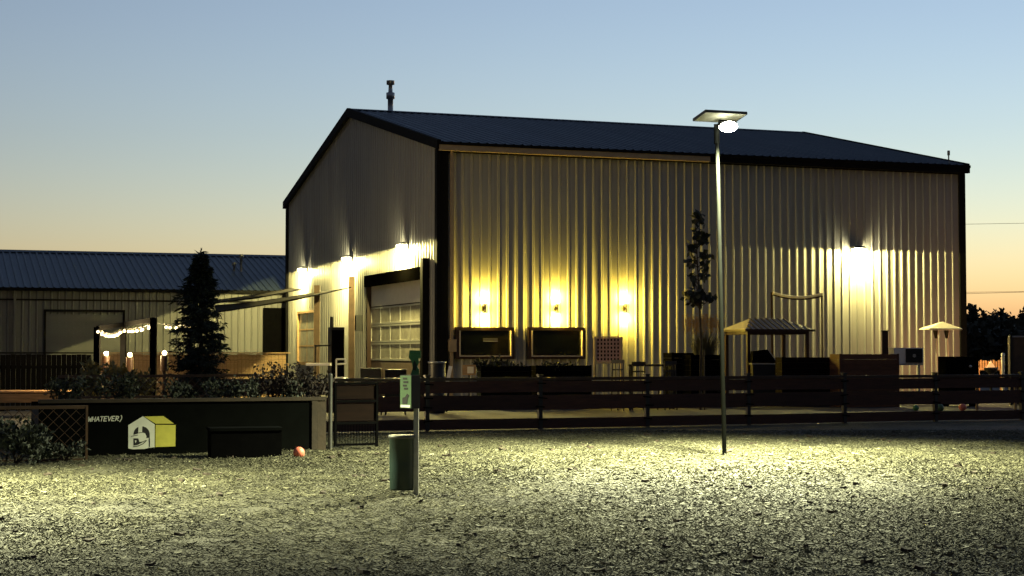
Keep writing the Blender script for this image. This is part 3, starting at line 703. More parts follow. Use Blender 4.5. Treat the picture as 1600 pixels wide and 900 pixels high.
# conifer
def conifer(p, H, rad, label):
    t = thing('conifer', p, label, 'tree')
    MB().path([(0, 0, 0), (.02, 0, H * .5), (0, 0, H)], [.07, .04, .008], 8).build('trunk', 'bark', t)
    mb = MB(); 
    for i in range(460):
        f = rnd.random() ** .9; z = .35 + f * (H - .35)
        pr = rad * min(1, .62 + .75 * (1 - f)) * (1 - max(0, f - .72) / .28 * .8) * rnd.uniform(.45, 1.35)
        a_ = rnd.uniform(0, 6.283); d = Vector((math.cos(a_), math.sin(a_), 0)); e = Vector((0, 0, z)) + d * pr + Vector((0, 0, rnd.uniform(-.15, .12)))
        s_ = Vector((0, 0, z - .05)); mid = (s_ + e) / 2 + Vector((0, 0, .05))
        mb.path([s_, mid, e], [.008, .005, .002], 3)
        for k_ in range(34):
            g = rnd.uniform(.25, 1.0); q = s_.lerp(mid, g * 2) if g < .5 else mid.lerp(e, g * 2 - 1)
            dd = d * rnd.uniform(.2, 1) + Vector((rnd.uniform(-.8, .8), rnd.uniform(-.8, .8), rnd.uniform(-.7, .2)))
            leaf(mb, q, dd, rv(), rnd.uniform(.07, .17), .034)
    mb.build('crown', 'needle', t); return t
cq = at(312, HZ, 33.5); tipz = at(300, 400, 33.5).z
conifer(Vector((cq.x, 33.5, 0)), tipz, .50, 'dark narrow conifer rising behind the black planter')

# ------------------------------------------------------------------ left yard: fences, pergola, string lights
def board_fence(name, p0, p1, h, m_, label, bw=.14, dark=False):
    d = p1 - p0; L = d.length; t = thing(name, p0, label, 'fence', rz=math.atan2(d.y, d.x)); n = int(L / bw)
    bm_ = MB().span((.004, -.012, .05), (bw - .006, .012, h)).mesh('plank', m_)
    for k in range(n): link('plank', bm_, t, (k * bw, rnd.uniform(-.004, .004), rnd.uniform(-.015, .015)))
    MB().span((0, .013, .4), (L, .06, .49)).span((0, .013, h - .4), (L, .06, h - .31)).build('fence_rail', m_, t)
    MB().span((0, -.05, h + .02), (L, .05, h + .06)).build('cap_rail', m_, t)
    return t
q0 = at(-40, 556, 46); q1 = at(146, 554, 47.5); board_fence('unlit_fence', Vector((q0.x, q0.y, 0)), Vector((q1.x, q1.y, 0)), 1.62, 'black_matte', 'board fence coloured black for lack of light at far left below the warehouse')  # black boards carry the dark of the unlit fence section in their colour
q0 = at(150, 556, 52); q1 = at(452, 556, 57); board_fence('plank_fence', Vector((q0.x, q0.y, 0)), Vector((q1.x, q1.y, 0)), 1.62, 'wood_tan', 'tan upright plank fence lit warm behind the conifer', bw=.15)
PY = 41.0
pg = thing('timber_pergola', G(152, PY), 'dark timber post frame carrying string lights at left', 'pergola')
o_ = G(152, PY)
for px, py, Y in ((152, 511, PY), (193, 504, PY + 3), (240, 497, PY - 1.5)):
    q = at(px, py, Y); MB().span((q.x - o_.x - .07, q.y - o_.y - .07, 0), (q.x - o_.x + .07, q.y - o_.y + .07, q.z)).build('post', 'black_matte', pg)
for a, b in (((152, 513, PY), (193, 507, PY + 3)), ((193, 507, PY + 3), (240, 500, PY - 1.5))):
    MB().bar(at(*a) - o_, at(*b) - o_, .05, .12, (0, 0, 1)).build('beam', 'black_matte', pg)
def string(label, pts, nb, sag, power, r=.045):
    pts = [Vector(q) for q in pts]; t = thing('string_lights', pts[0], label, 'string lights', 'strings of warm bulbs')
    o = pts[0]; path = []
    for a, b in zip(pts, pts[1:]):
        for k in range(13):
            f = k / 12; path.append(a.lerp(b, f) - Vector((0, 0, sag * 4 * f * (1 - f))) - o)
    MB().path(path, .008, 4).build('cable', 'black_metal', t)
    bm_ = MB().ball((0, 0, -.07), r, 10).mesh('bulb', 'bulb_warm'); cp = MB().tube((0, 0, -.04), (0, 0, .01), .018, n=6).mesh('socket', 'black_metal')
    for k in range(nb):
        i = int((k + .5) / nb * (len(path) - 1)); q = path[i]
        b_ = link('bulb', bm_, t, q + Vector((rnd.uniform(-.03, .03), 0, 0))); link('socket', cp, b_)
    m_ = path[len(path) // 2]
    lamp(t, 'POINT', m_ - Vector((0, 0, .25)), power, (1, .72, .32), size=.15)
string('thick run of warm bulbs between the two left pergola posts', [at(154, 514, PY - .1), at(191, 513, PY + 2.8)], 16, .12, 4, .036)
string('warm bulbs strung from middle to right pergola post', [at(194, 513, PY + 2.8), at(239, 505, PY - 1.3)], 9, .05, 4, .036)
string('warm bulbs strung from right pergola post towards the conifer', [at(242, 504, PY - 1.3), at(330, 500, PY + 6)], 9, .1, 4, .036)
for px, py, Y, r, lab, pwr in ((257, 552, 42, .062, 'round glowing globe lamp on a short post by the plank fence', 8), (203, 555, 42.5, .06, 'glowing globe lamp above the yellow plants', 8), (166, 553, 43, .06, 'glowing globe lamp beside the leftmost pergola post', 16)):
    q = at(px, py, Y); t = thing('globe_lamp', Vector((q.x, q.y, 0)), lab, 'lamp', 'globe lamps in the left yard')
    MB().tube((0, 0, 0), (0, 0, q.z - r * .9), .05, n=10).tube((0, 0, q.z - .45), (0, 0, q.z - r * .9), .1, .1, 12).build('lamp_post', 'brown_frame', t)
    MB().ball((0, 0, q.z), r, 16).build('globe', 'globe_warm', t)
    lamp(t, 'POINT', (0, -.02, q.z + r + .1), pwr, (1, .74, .34), size=.1)
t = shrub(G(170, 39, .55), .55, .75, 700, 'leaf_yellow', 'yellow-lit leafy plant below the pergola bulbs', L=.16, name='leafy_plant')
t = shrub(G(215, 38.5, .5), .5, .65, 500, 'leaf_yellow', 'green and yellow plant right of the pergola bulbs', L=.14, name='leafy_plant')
# timber platform lit at far left
q0 = at(-30, 622, 41.5); q1 = at(104, 622, 41.8)
t = thing('timber_platform', Vector((q0.x, q0.y, 0)), 'warm-lit timber platform edge behind the lattice at far left', 'platform', rz=math.atan2(q1.y - q0.y, q1.x - q0.x)); Lp = (q1 - q0).length
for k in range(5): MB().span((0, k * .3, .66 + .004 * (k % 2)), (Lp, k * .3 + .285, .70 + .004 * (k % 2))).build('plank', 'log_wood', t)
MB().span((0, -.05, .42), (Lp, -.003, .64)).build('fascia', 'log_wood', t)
for x in (.1, Lp - .2): MB().span((x, .1, 0), (x + .1, .2, .655)).build('leg', 'post_wood', t)

# shade posts and sails in front of gable
def gfront(px, out): # ground point at given distance in front of the gable plane
    q = on_plane(px, 600, A - U * out, U); return Vector((q.x, q.y, 0)), q
for px, out, ptop, lab in ((549, 1.6, 432, 'tan patio post under the middle gable lamp'), (495, 2.2, 446, 'tan patio post in front of the gable shop window')):
    g_, _ = gfront(px, out); top = on_plane(px, ptop, A - U * out, U)
    t = thing('patio_post', g_, lab, 'post', 'patio posts by the gable')
    MB().span((-.1, -.1, 0), (.1, .1, top.z)).build('shaft', 'post_wood', t); MB().span((-.13, -.13, 0), (.13, .13, .12)).build('foot', 'black_metal', t)
def sail(label, cs, m_, sag=.25, n=10):
    cs = [Vector(c) for c in cs]; o = cs[0]; t = thing('shade_sail', o, label, 'shade sail', 'shade sails over the patio')
    vs = []; fs = []
    for i in range(n + 1):
        for j in range(n + 1):
            a, b = i / n, j / n; q = cs[0].lerp(cs[1], a).lerp(cs[3].lerp(cs[2], a), b); q.z -= sag * 4 * a * (1 - a) * (.4 + .6 * 4 * b * (1 - b)); vs.append(q - o)
    k = len(vs); vs += [q - Vector((0, 0, .015)) for q in vs]
    for i in range(n):
        for j in range(n):
            a = i * (n + 1) + j; fs.append((a, a + 1, a + n + 2, a + n + 1)); fs.append((k + a, k + a + n + 1, k + a + n + 2, k + a + 1))
    MB().add(vs, fs, True).build('fabric', m_, t)
    MB().path([vs[i * (n + 1)] for i in range(n + 1)], .02, 5).path([vs[i * (n + 1) + n] for i in range(n + 1)], .02, 5).build('hem_cable', 'black_matte', t)
P1 = at(549, 448, 58.5); P2 = at(497, 452, 63); 
sail('brown shade sail sloping down from the gable post to the left', [at(548, 449, 56.5), at(338, 488, 47), at(335, 478, 50), at(500, 456, 62)], 'sail_dark', .12)
sail('pale upper shade sail above the brown one by the gable', [at(470, 452, 60), at(330, 474, 50), at(330, 470, 52), at(455, 450, 64)], 'sail', .1)

# ------------------------------------------------------------------ things on the gable patio
def on_patio(px, Y): return G(px, Y, .035)
q = on_patio(525, 55)
t = thing('smoker_cabinet', q, 'tall black smoker cabinet by the lit gable wall', 'smoker', rz=ANG)
zt_ = at(525, 513, 55).z
MB().span((-.22, -.25, .15), (.22, .25, zt_)).build('body', 'black_metal', t); MB().span((-.2, -.275, .25), (.2, -.253, zt_ - .1)).build('door', 'black_matte', t)
MB().tube((-.15, 0, zt_), (-.15, 0, zt_ + .35), .05, n=10).build('flue', 'black_metal', t)
MB().bar((-.2, -.1, zt_ - .6), (-.75, -.1, zt_ - .62), .05, .05).bar((-.72, -.1, zt_ - .62), (-.72, -.1, .1), .04, .04).build('side_arm', 'black_metal', t)
for x in (-.18, .18):
    for y in (-.2, .2): MB().span((x - .03, y - .03, 0), (x + .03, y + .03, .15)).build('leg', 'black_metal', t)
q = on_patio(498, 52.5); zt_ = at(498, 569, 52.5).z
t = thing('white_table', q, 'narrow white-topped table beside the black smoker', 'table')
MB().span((-.38, -.25, zt_ - .08), (.38, .25, zt_)).build('table_top', 'white_paint', t)
for x in (-.33, .33):
    for y in (-.2, .2): MB().tube((x, y, 0), (x, y, zt_ - .08), .025, n=8).build('leg', 'black_metal', t)
q = on_patio(533, 52); zt_ = at(533, 563, 52).z
t = thing('white_chair', q, 'small white chair right of the white-topped table', 'chair')
MB().span((-.18, -.2, .82), (.2, .2, .87)).build('seat', 'white_paint', t)
MB().path([(-.17, .18, .87), (-.17, .18, zt_), (.12, .18, zt_), (.14, .18, zt_ - .14), (-.15, .18, zt_ - .16)], .025, 8).build('backrest', 'white_paint', t)
for x in (-.15, .17):
    for y in (-.17, .17): MB().tube((x, y, 0), (x, y, .82), .018, n=8).build('leg', 'white_paint', t)
v_, z_ = on_gable(560, 505, .15); t = thing('loudspeaker', loc2(-.16, v_, z_ - .3), 'small black loudspeaker on the gable between post and overhead door', 'speaker', rz=ANG)
MB().span((-.13, -.2, 0), (.12, .2, .6)).build('cabinet', 'black_metal', t); MB().span((-.14, -.17, .04), (-.131, .17, .56)).build('grille', 'black_matte', t)

def lounge_chair(px, Y, ptop, label, rz=0, m_='black_metal', wd=.56):
    q = on_patio(px, Y); h = at(px, ptop, Y).z
    t = thing('patio_chair', q, label, 'chair', 'dark patio chairs', rz=rz)
    MB().span((-wd / 2, -.26, .42), (wd / 2, .24, .47)).build('seat', m_, t)
    MB().bar((0, .25, .45), (0, .36, h), wd, .03, (0, 1, 0)).build('backrest', m_, t)
    for x in (-wd / 2 + .02, wd / 2 - .02):
        MB().bar((x, -.24, 0), (x, -.24, .64), .035, .035).build('leg', m_, t); MB().bar((x, .25, 0), (x, .25, .45), .035, .035).build('leg', m_, t)
        MB().span((x - .03, -.28, .64), (x + .03, .3, .67)).build('armrest', m_, t)
    return t
lounge_chair(585, 44, 577, 'dark square-backed patio chair left of the green dispenser', R(170))
lounge_chair(618, 44, 579, 'dark square-backed patio chair just behind the green dispenser', R(185))
q = on_patio(683, 45); t = thing('black_barrel', q, 'black barrel with a pale rim behind the fence by the corner', 'barrel')
h = at(683, 567, 45).z
MB().lathe((0, 0, 0), [(.2, 0), (.23, .05), (.23, h * .33), (.24, h * .35), (.23, h * .37), (.23, h * .68), (.24, h * .7), (.23, h * .72), (.23, h - .05)], 20).build('body', 'black_metal', t)
MB().lathe((0, 0, 0), [(.235, h - .05), (.25, h - .03), (.25, h), (.22, h)], 20).build('rim', 'galv', t)
q = on_patio(703, 45.5); zt_ = at(703, 574, 45.5).z; t = thing('sandwich_board', q, 'white leaning sandwich board next to the black barrel', 'sign')
MB().bar((-.14, -.1, .45), (.02, .05, zt_), .1, .02, (0, 1, 0)).build('board_panel', 'white_paint', t); MB().bar((-.1, .3, .0), (.02, .07, zt_), .04, .02).build('stay', 'black_metal', t); MB().bar((-.2, -.12, 0), (-.13, -.1, .46), .04, .03).build('leg', 'black_metal', t)
q = on_patio(733, 47); z0 = at(733, 588, 47).z; zt_ = at(733, 572, 47).z; t = thing('notice_board', q, 'small tan notice board below the left screen cabinet', 'sign')
MB().span((-.19, -.02, z0), (.19, .02, zt_)).build('board_panel', 'wood_tan', t); MB().span((-.02, .021, 0), (.02, .05, zt_)).build('leg', 'black_metal', t); MB().span((-.05, -.03, z0 + .05), (.13, -.0205, zt_ - .05)).build('paper', 'canvas', t)

# screens on the long wall
for px0, px1, py0, py1, lab, bar in ((713, 804, 511, 561, 'dark framed outdoor screen cabinet nearest the building corner', 1), (826, 915, 511, 561, 'dark framed outdoor screen cabinet under the middle sconce', 0)):
    u0, z1 = on_long(px0, py0, .2); u1, z0 = on_long(px1, py1, .2)
    t = thing('screen_cabinet', loc2(u0, -.005, z0), lab, 'screen', 'screen cabinets on the long wall', rz=ANG); W_ = u1 - u0; H_ = z1 - z0
    MB().span((0, -.1, 0), (W_, -.01, H_)).build('case', 'black_metal', t)
    mb = MB().span((0, -.15, H_ - .1), (W_, -.101, H_)).span((0, -.2, 0), (.1, -.101, H_ - .101)).span((W_ - .1, -.2, 0), (W_, -.101, H_ - .101)).span((.101, -.2, 0), (W_ - .101, -.101, .08)); mb.build('frame', 'brown_frame', t)
    mb = MB().span((.1, -.23, .081), (W_ - .1, -.135, .115)).span((.101, -.23, .116), (.135, -.135, H_ - .11)).span((W_ - .135, -.23, .116), (W_ - .101, -.135, H_ - .11)); mb.build('inner_trim', 'gold_trim', t)
    MB().span((.14, -.13, .12), (W_ - .14, -.101, H_ - .12)).build('screen', 'screen', t)
    if bar: 
        MB().span((W_ * .47, -.134, H_ * .55), (W_ * .72, -.131, H_ * .58)).span((W_ * .47, -.134, H_ * .62), (W_ * .72, -.131, H_ * .64)).build('screen_reflection', 'alu', t)  # two pale bars put in for the reflection lines on the screen

# planters and greenery below the screens
def planter(px0, px1, Y, ptop, m_, label, name='planter_box', dep=.5, group='planter boxes on the patio', rz=ANG * .8):
    a = on_patio(px0, Y); b = on_patio(px1, Y); h = at(px0, ptop, Y).z; wd = (b - a).length / math.cos(rz)
    t = thing(name, a, label, 'planter', group, rz=rz)
    n = max(3, int(h / .15)); ph = h / n
    for k in range(n):
        z0 = k * ph; MB().span((0, 0, z0 + .004), (wd, .03, z0 + ph - .004)).build('board', m_, t)
        MB().span((0, .033, z0 + .004), (.03, dep, z0 + ph - .004)).build('board', m_, t); MB().span((wd - .03, .033, z0 + .004), (wd, dep, z0 + ph - .004)).build('board', m_, t)
        MB().span((0, dep + .003, z0 + .004), (wd, dep + .033, z0 + ph - .004)).build('board', m_, t)
    MB().span((.031, .034, h * .6), (wd - .031, dep - .001, h * .9)).build('soil', 'bark', t)
    for x in (-.012, wd - .05): MB().span((x, -.012, 0), (x + .062, -.001, h + .01)).build('corner_board', m_, t)
    return t
planter(752, 830, 48.5, 574, 'black_paint', 'black planter box below the left screen cabinet')
planter(838, 925, 49, 573, 'black_paint', 'black planter box below the right screen cabinet')
shrub(on_patio(765, 49) + Vector((0, .3, .8)), .55, .55, 600, 'leaf_green', 'green plant in the box below the left screen', L=.13, name='leafy_plant')
shrub(on_patio(805, 49) + Vector((0, .3, .75)), .5, .5, 500, 'leaf_grey', 'grey-green plant between the two screen cabinets', L=.13, name='leafy_plant')
shrub(on_patio(875, 49.5) + Vector((0, .3, .9)), .75, .35, 600, 'leaf_dark', 'low dark plant below the right screen', L=.12, name='leafy_plant')

# giant disc-drop game
q = on_patio(932, 50); z0 = at(932, 566, 50).z; z1 = at(932, 530, 50).z
t = thing('disc_drop_game', q, 'giant upright disc-drop game board with red grid on tall wooden legs', 'game', rz=ANG * .5); gw = .72
mb = MB(); nxh, nzh = 7, 6; cw_ = gw / nxh; chh = (z1 - z0) / nzh
for i in range(nxh + 1): mb.span((i * cw_ - .024, -.012, z0), (i * cw_ + .024, .012, z1))
for j in range(nzh + 1):
    for i in range(nxh): mb.span((i * cw_ + .0245, -.0118, z0 + j * chh - .024), ((i + 1) * cw_ - .0245, .0118, z0 + j * chh + .024))
mb.build('grid_panel', 'game_red', t)
MB().span((0, .02, z0), (gw, .03, z1)).build('back_panel', 'dark_board', t)
MB().span((-.08, -.04, 0), (-.02, .04, z1 + .05)).build('leg', 'game_wood', t); MB().span((gw + .02, -.04, 0), (gw + .08, .04, z1 + .05)).build('leg', 'game_wood', t)
MB().span((-.019, -.03, z1 + .02), (gw + .019, .03, z1 + .05)).span((-.019, -.03, z0 - .08), (gw + .019, .03, z0 - .02)).build('rail', 'game_wood', t)

# bar tables and stools
def stool(px, Y, ptop, label, rz):
    q = on_patio(px, Y); h = at(px, ptop, Y).z; t = thing('bar_stool', q, label, 'stool', 'dark bar stools', rz=rz)
    MB().span((-.2, -.2, .74), (.2, .2, .79)).build('seat', 'black_metal', t)
    for x in (-.17, .17):
        MB().bar((x * 1.15, -.2, 0), (x, -.17, .74), .03, .03).build('leg', 'black_metal', t); MB().bar((x * 1.15, .22, 0), (x, .18, h - .02), .03, .03).build('leg', 'black_metal', t)
    mb = MB().bar((-.2, .2, h - .05), (.2, .2, h - .05), .03, .1)
    mb.bar((-.17, .19, h - .28), (.17, .19, h - .28), .02, .04).bar((-.06, .195, .79), (-.06, .2, h - .05), .02, .02, (0, 1, 0)).bar((.06, .195, .79), (.06, .2, h - .05), .02, .02, (0, 1, 0)); mb.build('backrest', 'black_metal', t)
    MB().bar((-.19, -.19, .28), (.19, -.19, .28), .025, .025).bar((-.19, .21, .28), (.19, .21, .28), .025, .025).build('footrest', 'black_metal', t)
stool(970, 47, 564, 'dark bar stool just right of the disc-drop game', R(150))
stool(996, 47.5, 567, 'dark bar stool at the left end of the bar table', R(185))
stool(1042, 47.5, 566, 'dark bar stool at the right end of the bar table', R(205))
q = on_patio(1018, 48.3); h = at(1018, 571, 48.3).z; t = thing('bar_table', q, 'dark bar-height table in front of the glowing wall', 'table')
MB().span((-.68, -.35, h - .06), (.68, .35, h)).build('table_top', 'black_metal', t)
for x in (-.6, .6):
    for y in (-.3, .3): MB().span((x - .035, y - .035, 0), (x + .035, y + .035, h - .06)).build('leg', 'black_metal', t)
MB().span((-.6, -.02, .3), (.6, .02, .34)).build('stretcher', 'black_metal', t)

# ornamental grass in black boxes
planter(1050, 1086, 50.5, 553, 'black_matte', 'lower black planter box beside the tall grass', dep=.7)
planter(1080, 1128, 49.8, 556, 'black_matte', 'tall black planter box holding the ornamental grass', dep=.7)
def grass(p, h, sp, n, label):
    t = thing('ornamental_grass', p, label, 'grass'); mb = MB(); m2 = MB()
    for i in range(n):
        a_ = rnd.uniform(0, 6.283); d = Vector((math.cos(a_), math.sin(a_), 0)); r = sp * rnd.random() ** .6; b0 = d * r * .35; L = h * rnd.uniform(.5, .85)
        s = Vector((-d.y, d.x, 0)) * .009; m_ = b0 + d * r * .35 + Vector((0, 0, L * .6)); e = b0 + d * r + Vector((0, 0, L * rnd.uniform(.75, 1)))
        mb.add([b0 - s, b0 + s, m_ + s, m_ - s, e], [(0, 1, 2, 3), (3, 2, 4)])
        if i % 3 == 0:
            tip = b0 + d * r * .8 + Vector((0, 0, h * rnd.uniform(.82, 1.05))); mb.add([b0 - s * .4, b0 + s * .4, tip], [(0, 1, 2)])
            for k in range(14): leaf(m2, tip - Vector((0, 0, .32)) * rnd.random(), rv() + Vector((0, 0, .9)), rv(), .09, .014)
    mb.build('blades', 'grass_blade', t); m2.build('plumes', 'grass_plume', t)
gz = at(1100, 497, 50.4).z
grass(on_patio(1100, 50.4) + Vector((0, 0, 1.25)), gz - 1.25, .62, 420, 'tan plumed ornamental grass in front of the long wall')

# sapling
q = on_patio(1094, 47.5); zt_ = at(1085, 326, 47.5).z
t = thing('young_tree', q, 'slender young tree with sparse dark leaves before the long wall', 'tree')
tr = [(0, 0, 0), (.03, 0, zt_ * .35), (-.05, 0, zt_ * .65), (-.12, .02, zt_ * .97)]
MB().path(tr, [.045, .035, .022, .006], 8).build('trunk', 'bark', t)
mb = MB(); lf = MB()
def tpt(z):
    for a, b in zip(tr, tr[1:]):
        if a[2] <= z <= b[2]: return Vector(a).lerp(Vector(b), (z - a[2]) / (b[2] - a[2]))
    return Vector(tr[-1])
zlow = at(1085, 480, 47.5).z
for i in range(40):
    f = rnd.random() ** 1.5; z = zlow + .1 + f * (zt_ - zlow - .15); s = tpt(z - .15)
    sp = (.5 * (1 - f) + .18) * rnd.uniform(.4, 1.0); a_ = rnd.uniform(0, 6.283)
    e = tpt(z) + Vector((math.cos(a_) * sp, math.sin(a_) * sp, rnd.uniform(-.05, .3)))
    mb.path([s, s.lerp(e, .5) + Vector((0, 0, -.03)), e], [.014, .010, .005], 5)
    for k in range(rnd.choice((4, 6, 8, 10))):
        g = rnd.uniform(.45, 1.02); c = s.lerp(e, g) + rv() * .07
        leaf(lf, c, rv() + Vector((0, 0, -.5)), rv(), rnd.uniform(.15, .25), rnd.uniform(.13, .19))
mb.build('branches', 'bark', t); lf.build('crown', 'leaf_dark', t)
MB().tube((.12, 0, 0), (.10, 0, 1.7), .025, n=8).build('stake', 'post_wood', t)

# grill gazebo
GY = 52.6
ga = on_patio(1168, GY); gwid = 2.12; gdep = 2.1; ez = at(1168, 517, GY).z; rz2 = at(1190, 499, GY + .9).z
t = thing('grill_gazebo', ga, 'small dark-posted grill gazebo with pale ribbed hip roof', 'gazebo', rz=ANG * .75)
for x in (0, gwid - .1):
    for y in (0, gdep - .3): MB().span((x, y, 0), (x + .1, y + .1, ez - .02)).build('post', 'brown_frame', t)
MB().span((.02, .02, ez - .14), (gwid - .02, .08, ez - .021)).span((.02, gdep - .28, ez - .14), (gwid - .02, gdep - .22, ez - .021)).span((.02, .081, ez - .139), (.08, gdep - .281, ez - .022)).span((gwid - .08, .081, ez - .139), (gwid - .02, gdep - .281, ez - .022)).build('beam', 'brown_frame', t)
x0, x1, y0, y1 = -.12, gwid + .12, -.15, gdep - .05; ym = (y0 + y1) / 2; ra_, rb_ = x0 + .62, x1 - .62
def hip(mb, c, n_, m_):
    pass
rf = MB().add([(x0, y0, ez), (x1, y0, ez), (x1, y1, ez), (x0, y1, ez), (ra_, ym, rz2), (rb_, ym, rz2)], [(0, 1, 5, 4), (1, 2, 5), (2, 3, 4, 5), (3, 0, 4), (0, 3, 2, 1)]).build('hip_roof', 'roof_cream', t)
mb = MB(); nr = 12
for k in range(1, nr):
    x = x0 + (x1 - x0) * k / nr
    f = min(1, (x - x0) / (ra_ - x0), (x1 - x) / (x1 - rb_))
    # seams lean with the hip
    for yy0 in (y0,):
        xt = ra_ + (rb_ - ra_) * k / nr
        a = Vector((x, y0, ez + .01)); b = Vector((x, y0 + (ym - y0) * f, ez + (rz2 - ez) * f + .01)); mb.bar(a, b, .07, .03, (0, -.4, 1))
mb.build('roof_seam', 'brown_frame', rf)
MB().span((x0 - .02, y0 - .025, ez - .05), (x1 + .02, y0 - .002, ez + .02)).span((x0 - .025, y0, ez - .05), (x0 - .002, y1, ez + .02)).span((x1 + .002, y0, ez - .05), (x1 + .025, y1, ez + .02)).build('fascia', 'brown_frame', rf)
q = on_patio(1190, 52.3); hb = at(1190, 570, 52.3).z
t = thing('barbecue_grill', q, 'black barbecue grill with raised pale-edged lid inside the gazebo', 'grill')
MB().span((-.32, -.28, .3), (.4, .28, hb - .02)).build('cook_box', 'black_metal', t)
MB().span((-.36, -.3, hb - .02), (.44, .3, hb + .01)).build('shelf', 'galv', t)
ht = at(1200, 548, 52.3).z
mb = MB().prism([(.44, -.28, hb + .02), (.15, -.28, ht), (-.3, -.28, ht - .05), (-.34, -.28, hb + .02)], (0, .56, 0)); mb.build('lid', 'black_matte', t)
MB().bar((.45, -.285, hb + .03), (.16, -.285, ht + .01), .03, .03).build('lid_edge', 'alu', t)
for x in (-.28, .36):
    for y in (-.24, .24): MB().span((x - .025, y - .025, 0), (x + .025, y + .025, .3)).build('leg', 'black_metal', t)

# rolled shade between two posts
ry = 56.2
t = thing('rolled_awning', on_patio(1207, ry), 'pale rolled awning sagging between two slim posts beside the gazebo', 'awning')
o_ = on_patio(1207, ry); e1 = at(1207, 458, ry) - o_; e2 = at(1284, 460, ry) - o_
MB().bar((0, 0, 0), e1 + Vector((-.03, 0, .03)), .07, .07).build('post', 'brown_frame', t); MB().bar((e2.x, 0, 0), e2 + Vector((0, 0, .03)), .06, .06).build('post', 'post_wood', t)
pts = [e1.lerp(e2, k / 10) - Vector((0, .08, .13 * 4 * (k / 10) * (1 - k / 10))) for k in range(11)]
MB().path(pts, .055, 10).build('fabric_roll', 'canvas', t)
MB().path([q_ + Vector((0, -.03, -.06)) for q_ in pts], .03, 6).build('roll_bar', 'brown_frame', t)

# wooden boxes
planter(1222, 1312, 50.5, 560, 'dark_board', 'long low dark planter box right of the gazebo', dep=.6, rz=R(10))
planter(1312, 1408, 49.8, 555, 'cedar', 'reddish cedar planter box below the long-wall lamp', dep=.8, rz=R(10))
q = on_patio(1383, 52.5); h = at(1383, 518, 52.5).z; t = thing('short_post', q, 'slim dark post standing behind the cedar planter box', 'post')
MB().span((-.09, -.05, 0), (.09, .05, h - .03)).build('shaft', 'brown_frame', t); MB().span((-.11, -.07, h - .03), (.11, .07, h)).build('cap', 'brown_frame', t)
# condenser unit
q = on_patio(1397, 53); z0 = at(1397, 570, 53).z; z1 = at(1397, 545, 53).z
t = thing('condenser_unit', q, 'white air conditioning condenser with black fan face on a stand', 'air conditioner', rz=R(14))
MB().span((0, 0, z0), (1.03, .38, z1)).build('cabinet', 'white_paint', t)
gr = MB().span((.40, -.03, z0 + .03), (.98, -.003, z1 - .03)).build('fan_grille', 'black_metal', t)
MB().lathe((0, 0, 0), [(0.0, -.02), (.05, -.02), (.06, 0)], 12).build('fan_hub', 'alu', gr, (.69, -.035, (z0 + z1) / 2)).rotation_euler = (R(90), 0, 0)
mb = MB()
for k in range(9): mb.span((.42, -.042, z0 + .06 + k * (z1 - z0 - .12) / 8), (.96, -.036, z0 + .066 + k * (z1 - z0 - .12) / 8))
mb.build('grille_bar', 'black_matte', gr)
for x in (.1, .9): MB().span((x - .03, .05, 0), (x + .03, .1, z0)).build('leg', 'galv', t)
MB().span((0, .02, z0 - .05), (1.03, .36, z0 - .002)).build('stand_shelf', 'galv', t)
# white canopy on two splayed posts
q = on_patio(1470, 56.8); o_ = q; zc = at(1470, 515, 56.8).z; zt_ = at(1470, 505, 56.8).z
t = thing('canopy_stand', q, 'small white peaked canopy on two splayed pale poles', 'canopy', rz=R(12))
mb = MB().add([(-.6, -.4, zc), (.6, -.4, zc), (.6, .4, zc), (-.6, .4, zc), (.08, 0, zt_ + .02), (-.6, -.4, zc - .04), (.6, -.4, zc - .04), (.6, .4, zc - .04), (-.6, .4, zc - .04)], [(0, 1, 4), (1, 2, 4), (2, 3, 4), (3, 0, 4), (0, 5, 6, 1), (1, 6, 7, 2), (2, 7, 8, 3), (3, 8, 5, 0), (5, 8, 7, 6)]); mb.build('canopy_top', 'canvas', t)
for s, a, b in ((-1, (-.12, -.1, 0), (-.16, 0, zc - .3)), (1, (.05, -.1, 0), (.24, 0, zc - .3))):
    MB().path([a, (b[0] + (0.02 if s > 0 else 0), 0, .9), b], .028, 8).build('pole', 'canvas', t)
    MB().lathe((b[0], 0, zc - .34), [(.05, 0), (.13, .28)], 4).build('gusset', 'brown_frame', t)
MB().span((-.4, -.25, 0), (.4, .25, .06)).build('base', 'black_metal', t)
q = on_patio(1478, 50.5); h = at(1478, 559, 50.5).z; t = thing('dark_cabinet', q, 'low black cabinet at the right end of the long wall', 'cabinet', rz=R(14))
MB().span((0, 0, .06), (1.1, .5, h)).build('body', 'black_matte', t); MB().span((.03, -.022, .1), (.54, -.002, h - .04)).span((.56, -.022, .1), (1.07, -.002, h - .04)).build('door', 'black_matte', t); MB().ball((.8, -.03, h - .3), .05).build('knob', 'alu', t)
for x in (.05, 1.0): MB().span((x, .05, 0), (x + .06, .45, .06)).build('foot', 'black_matte', t)

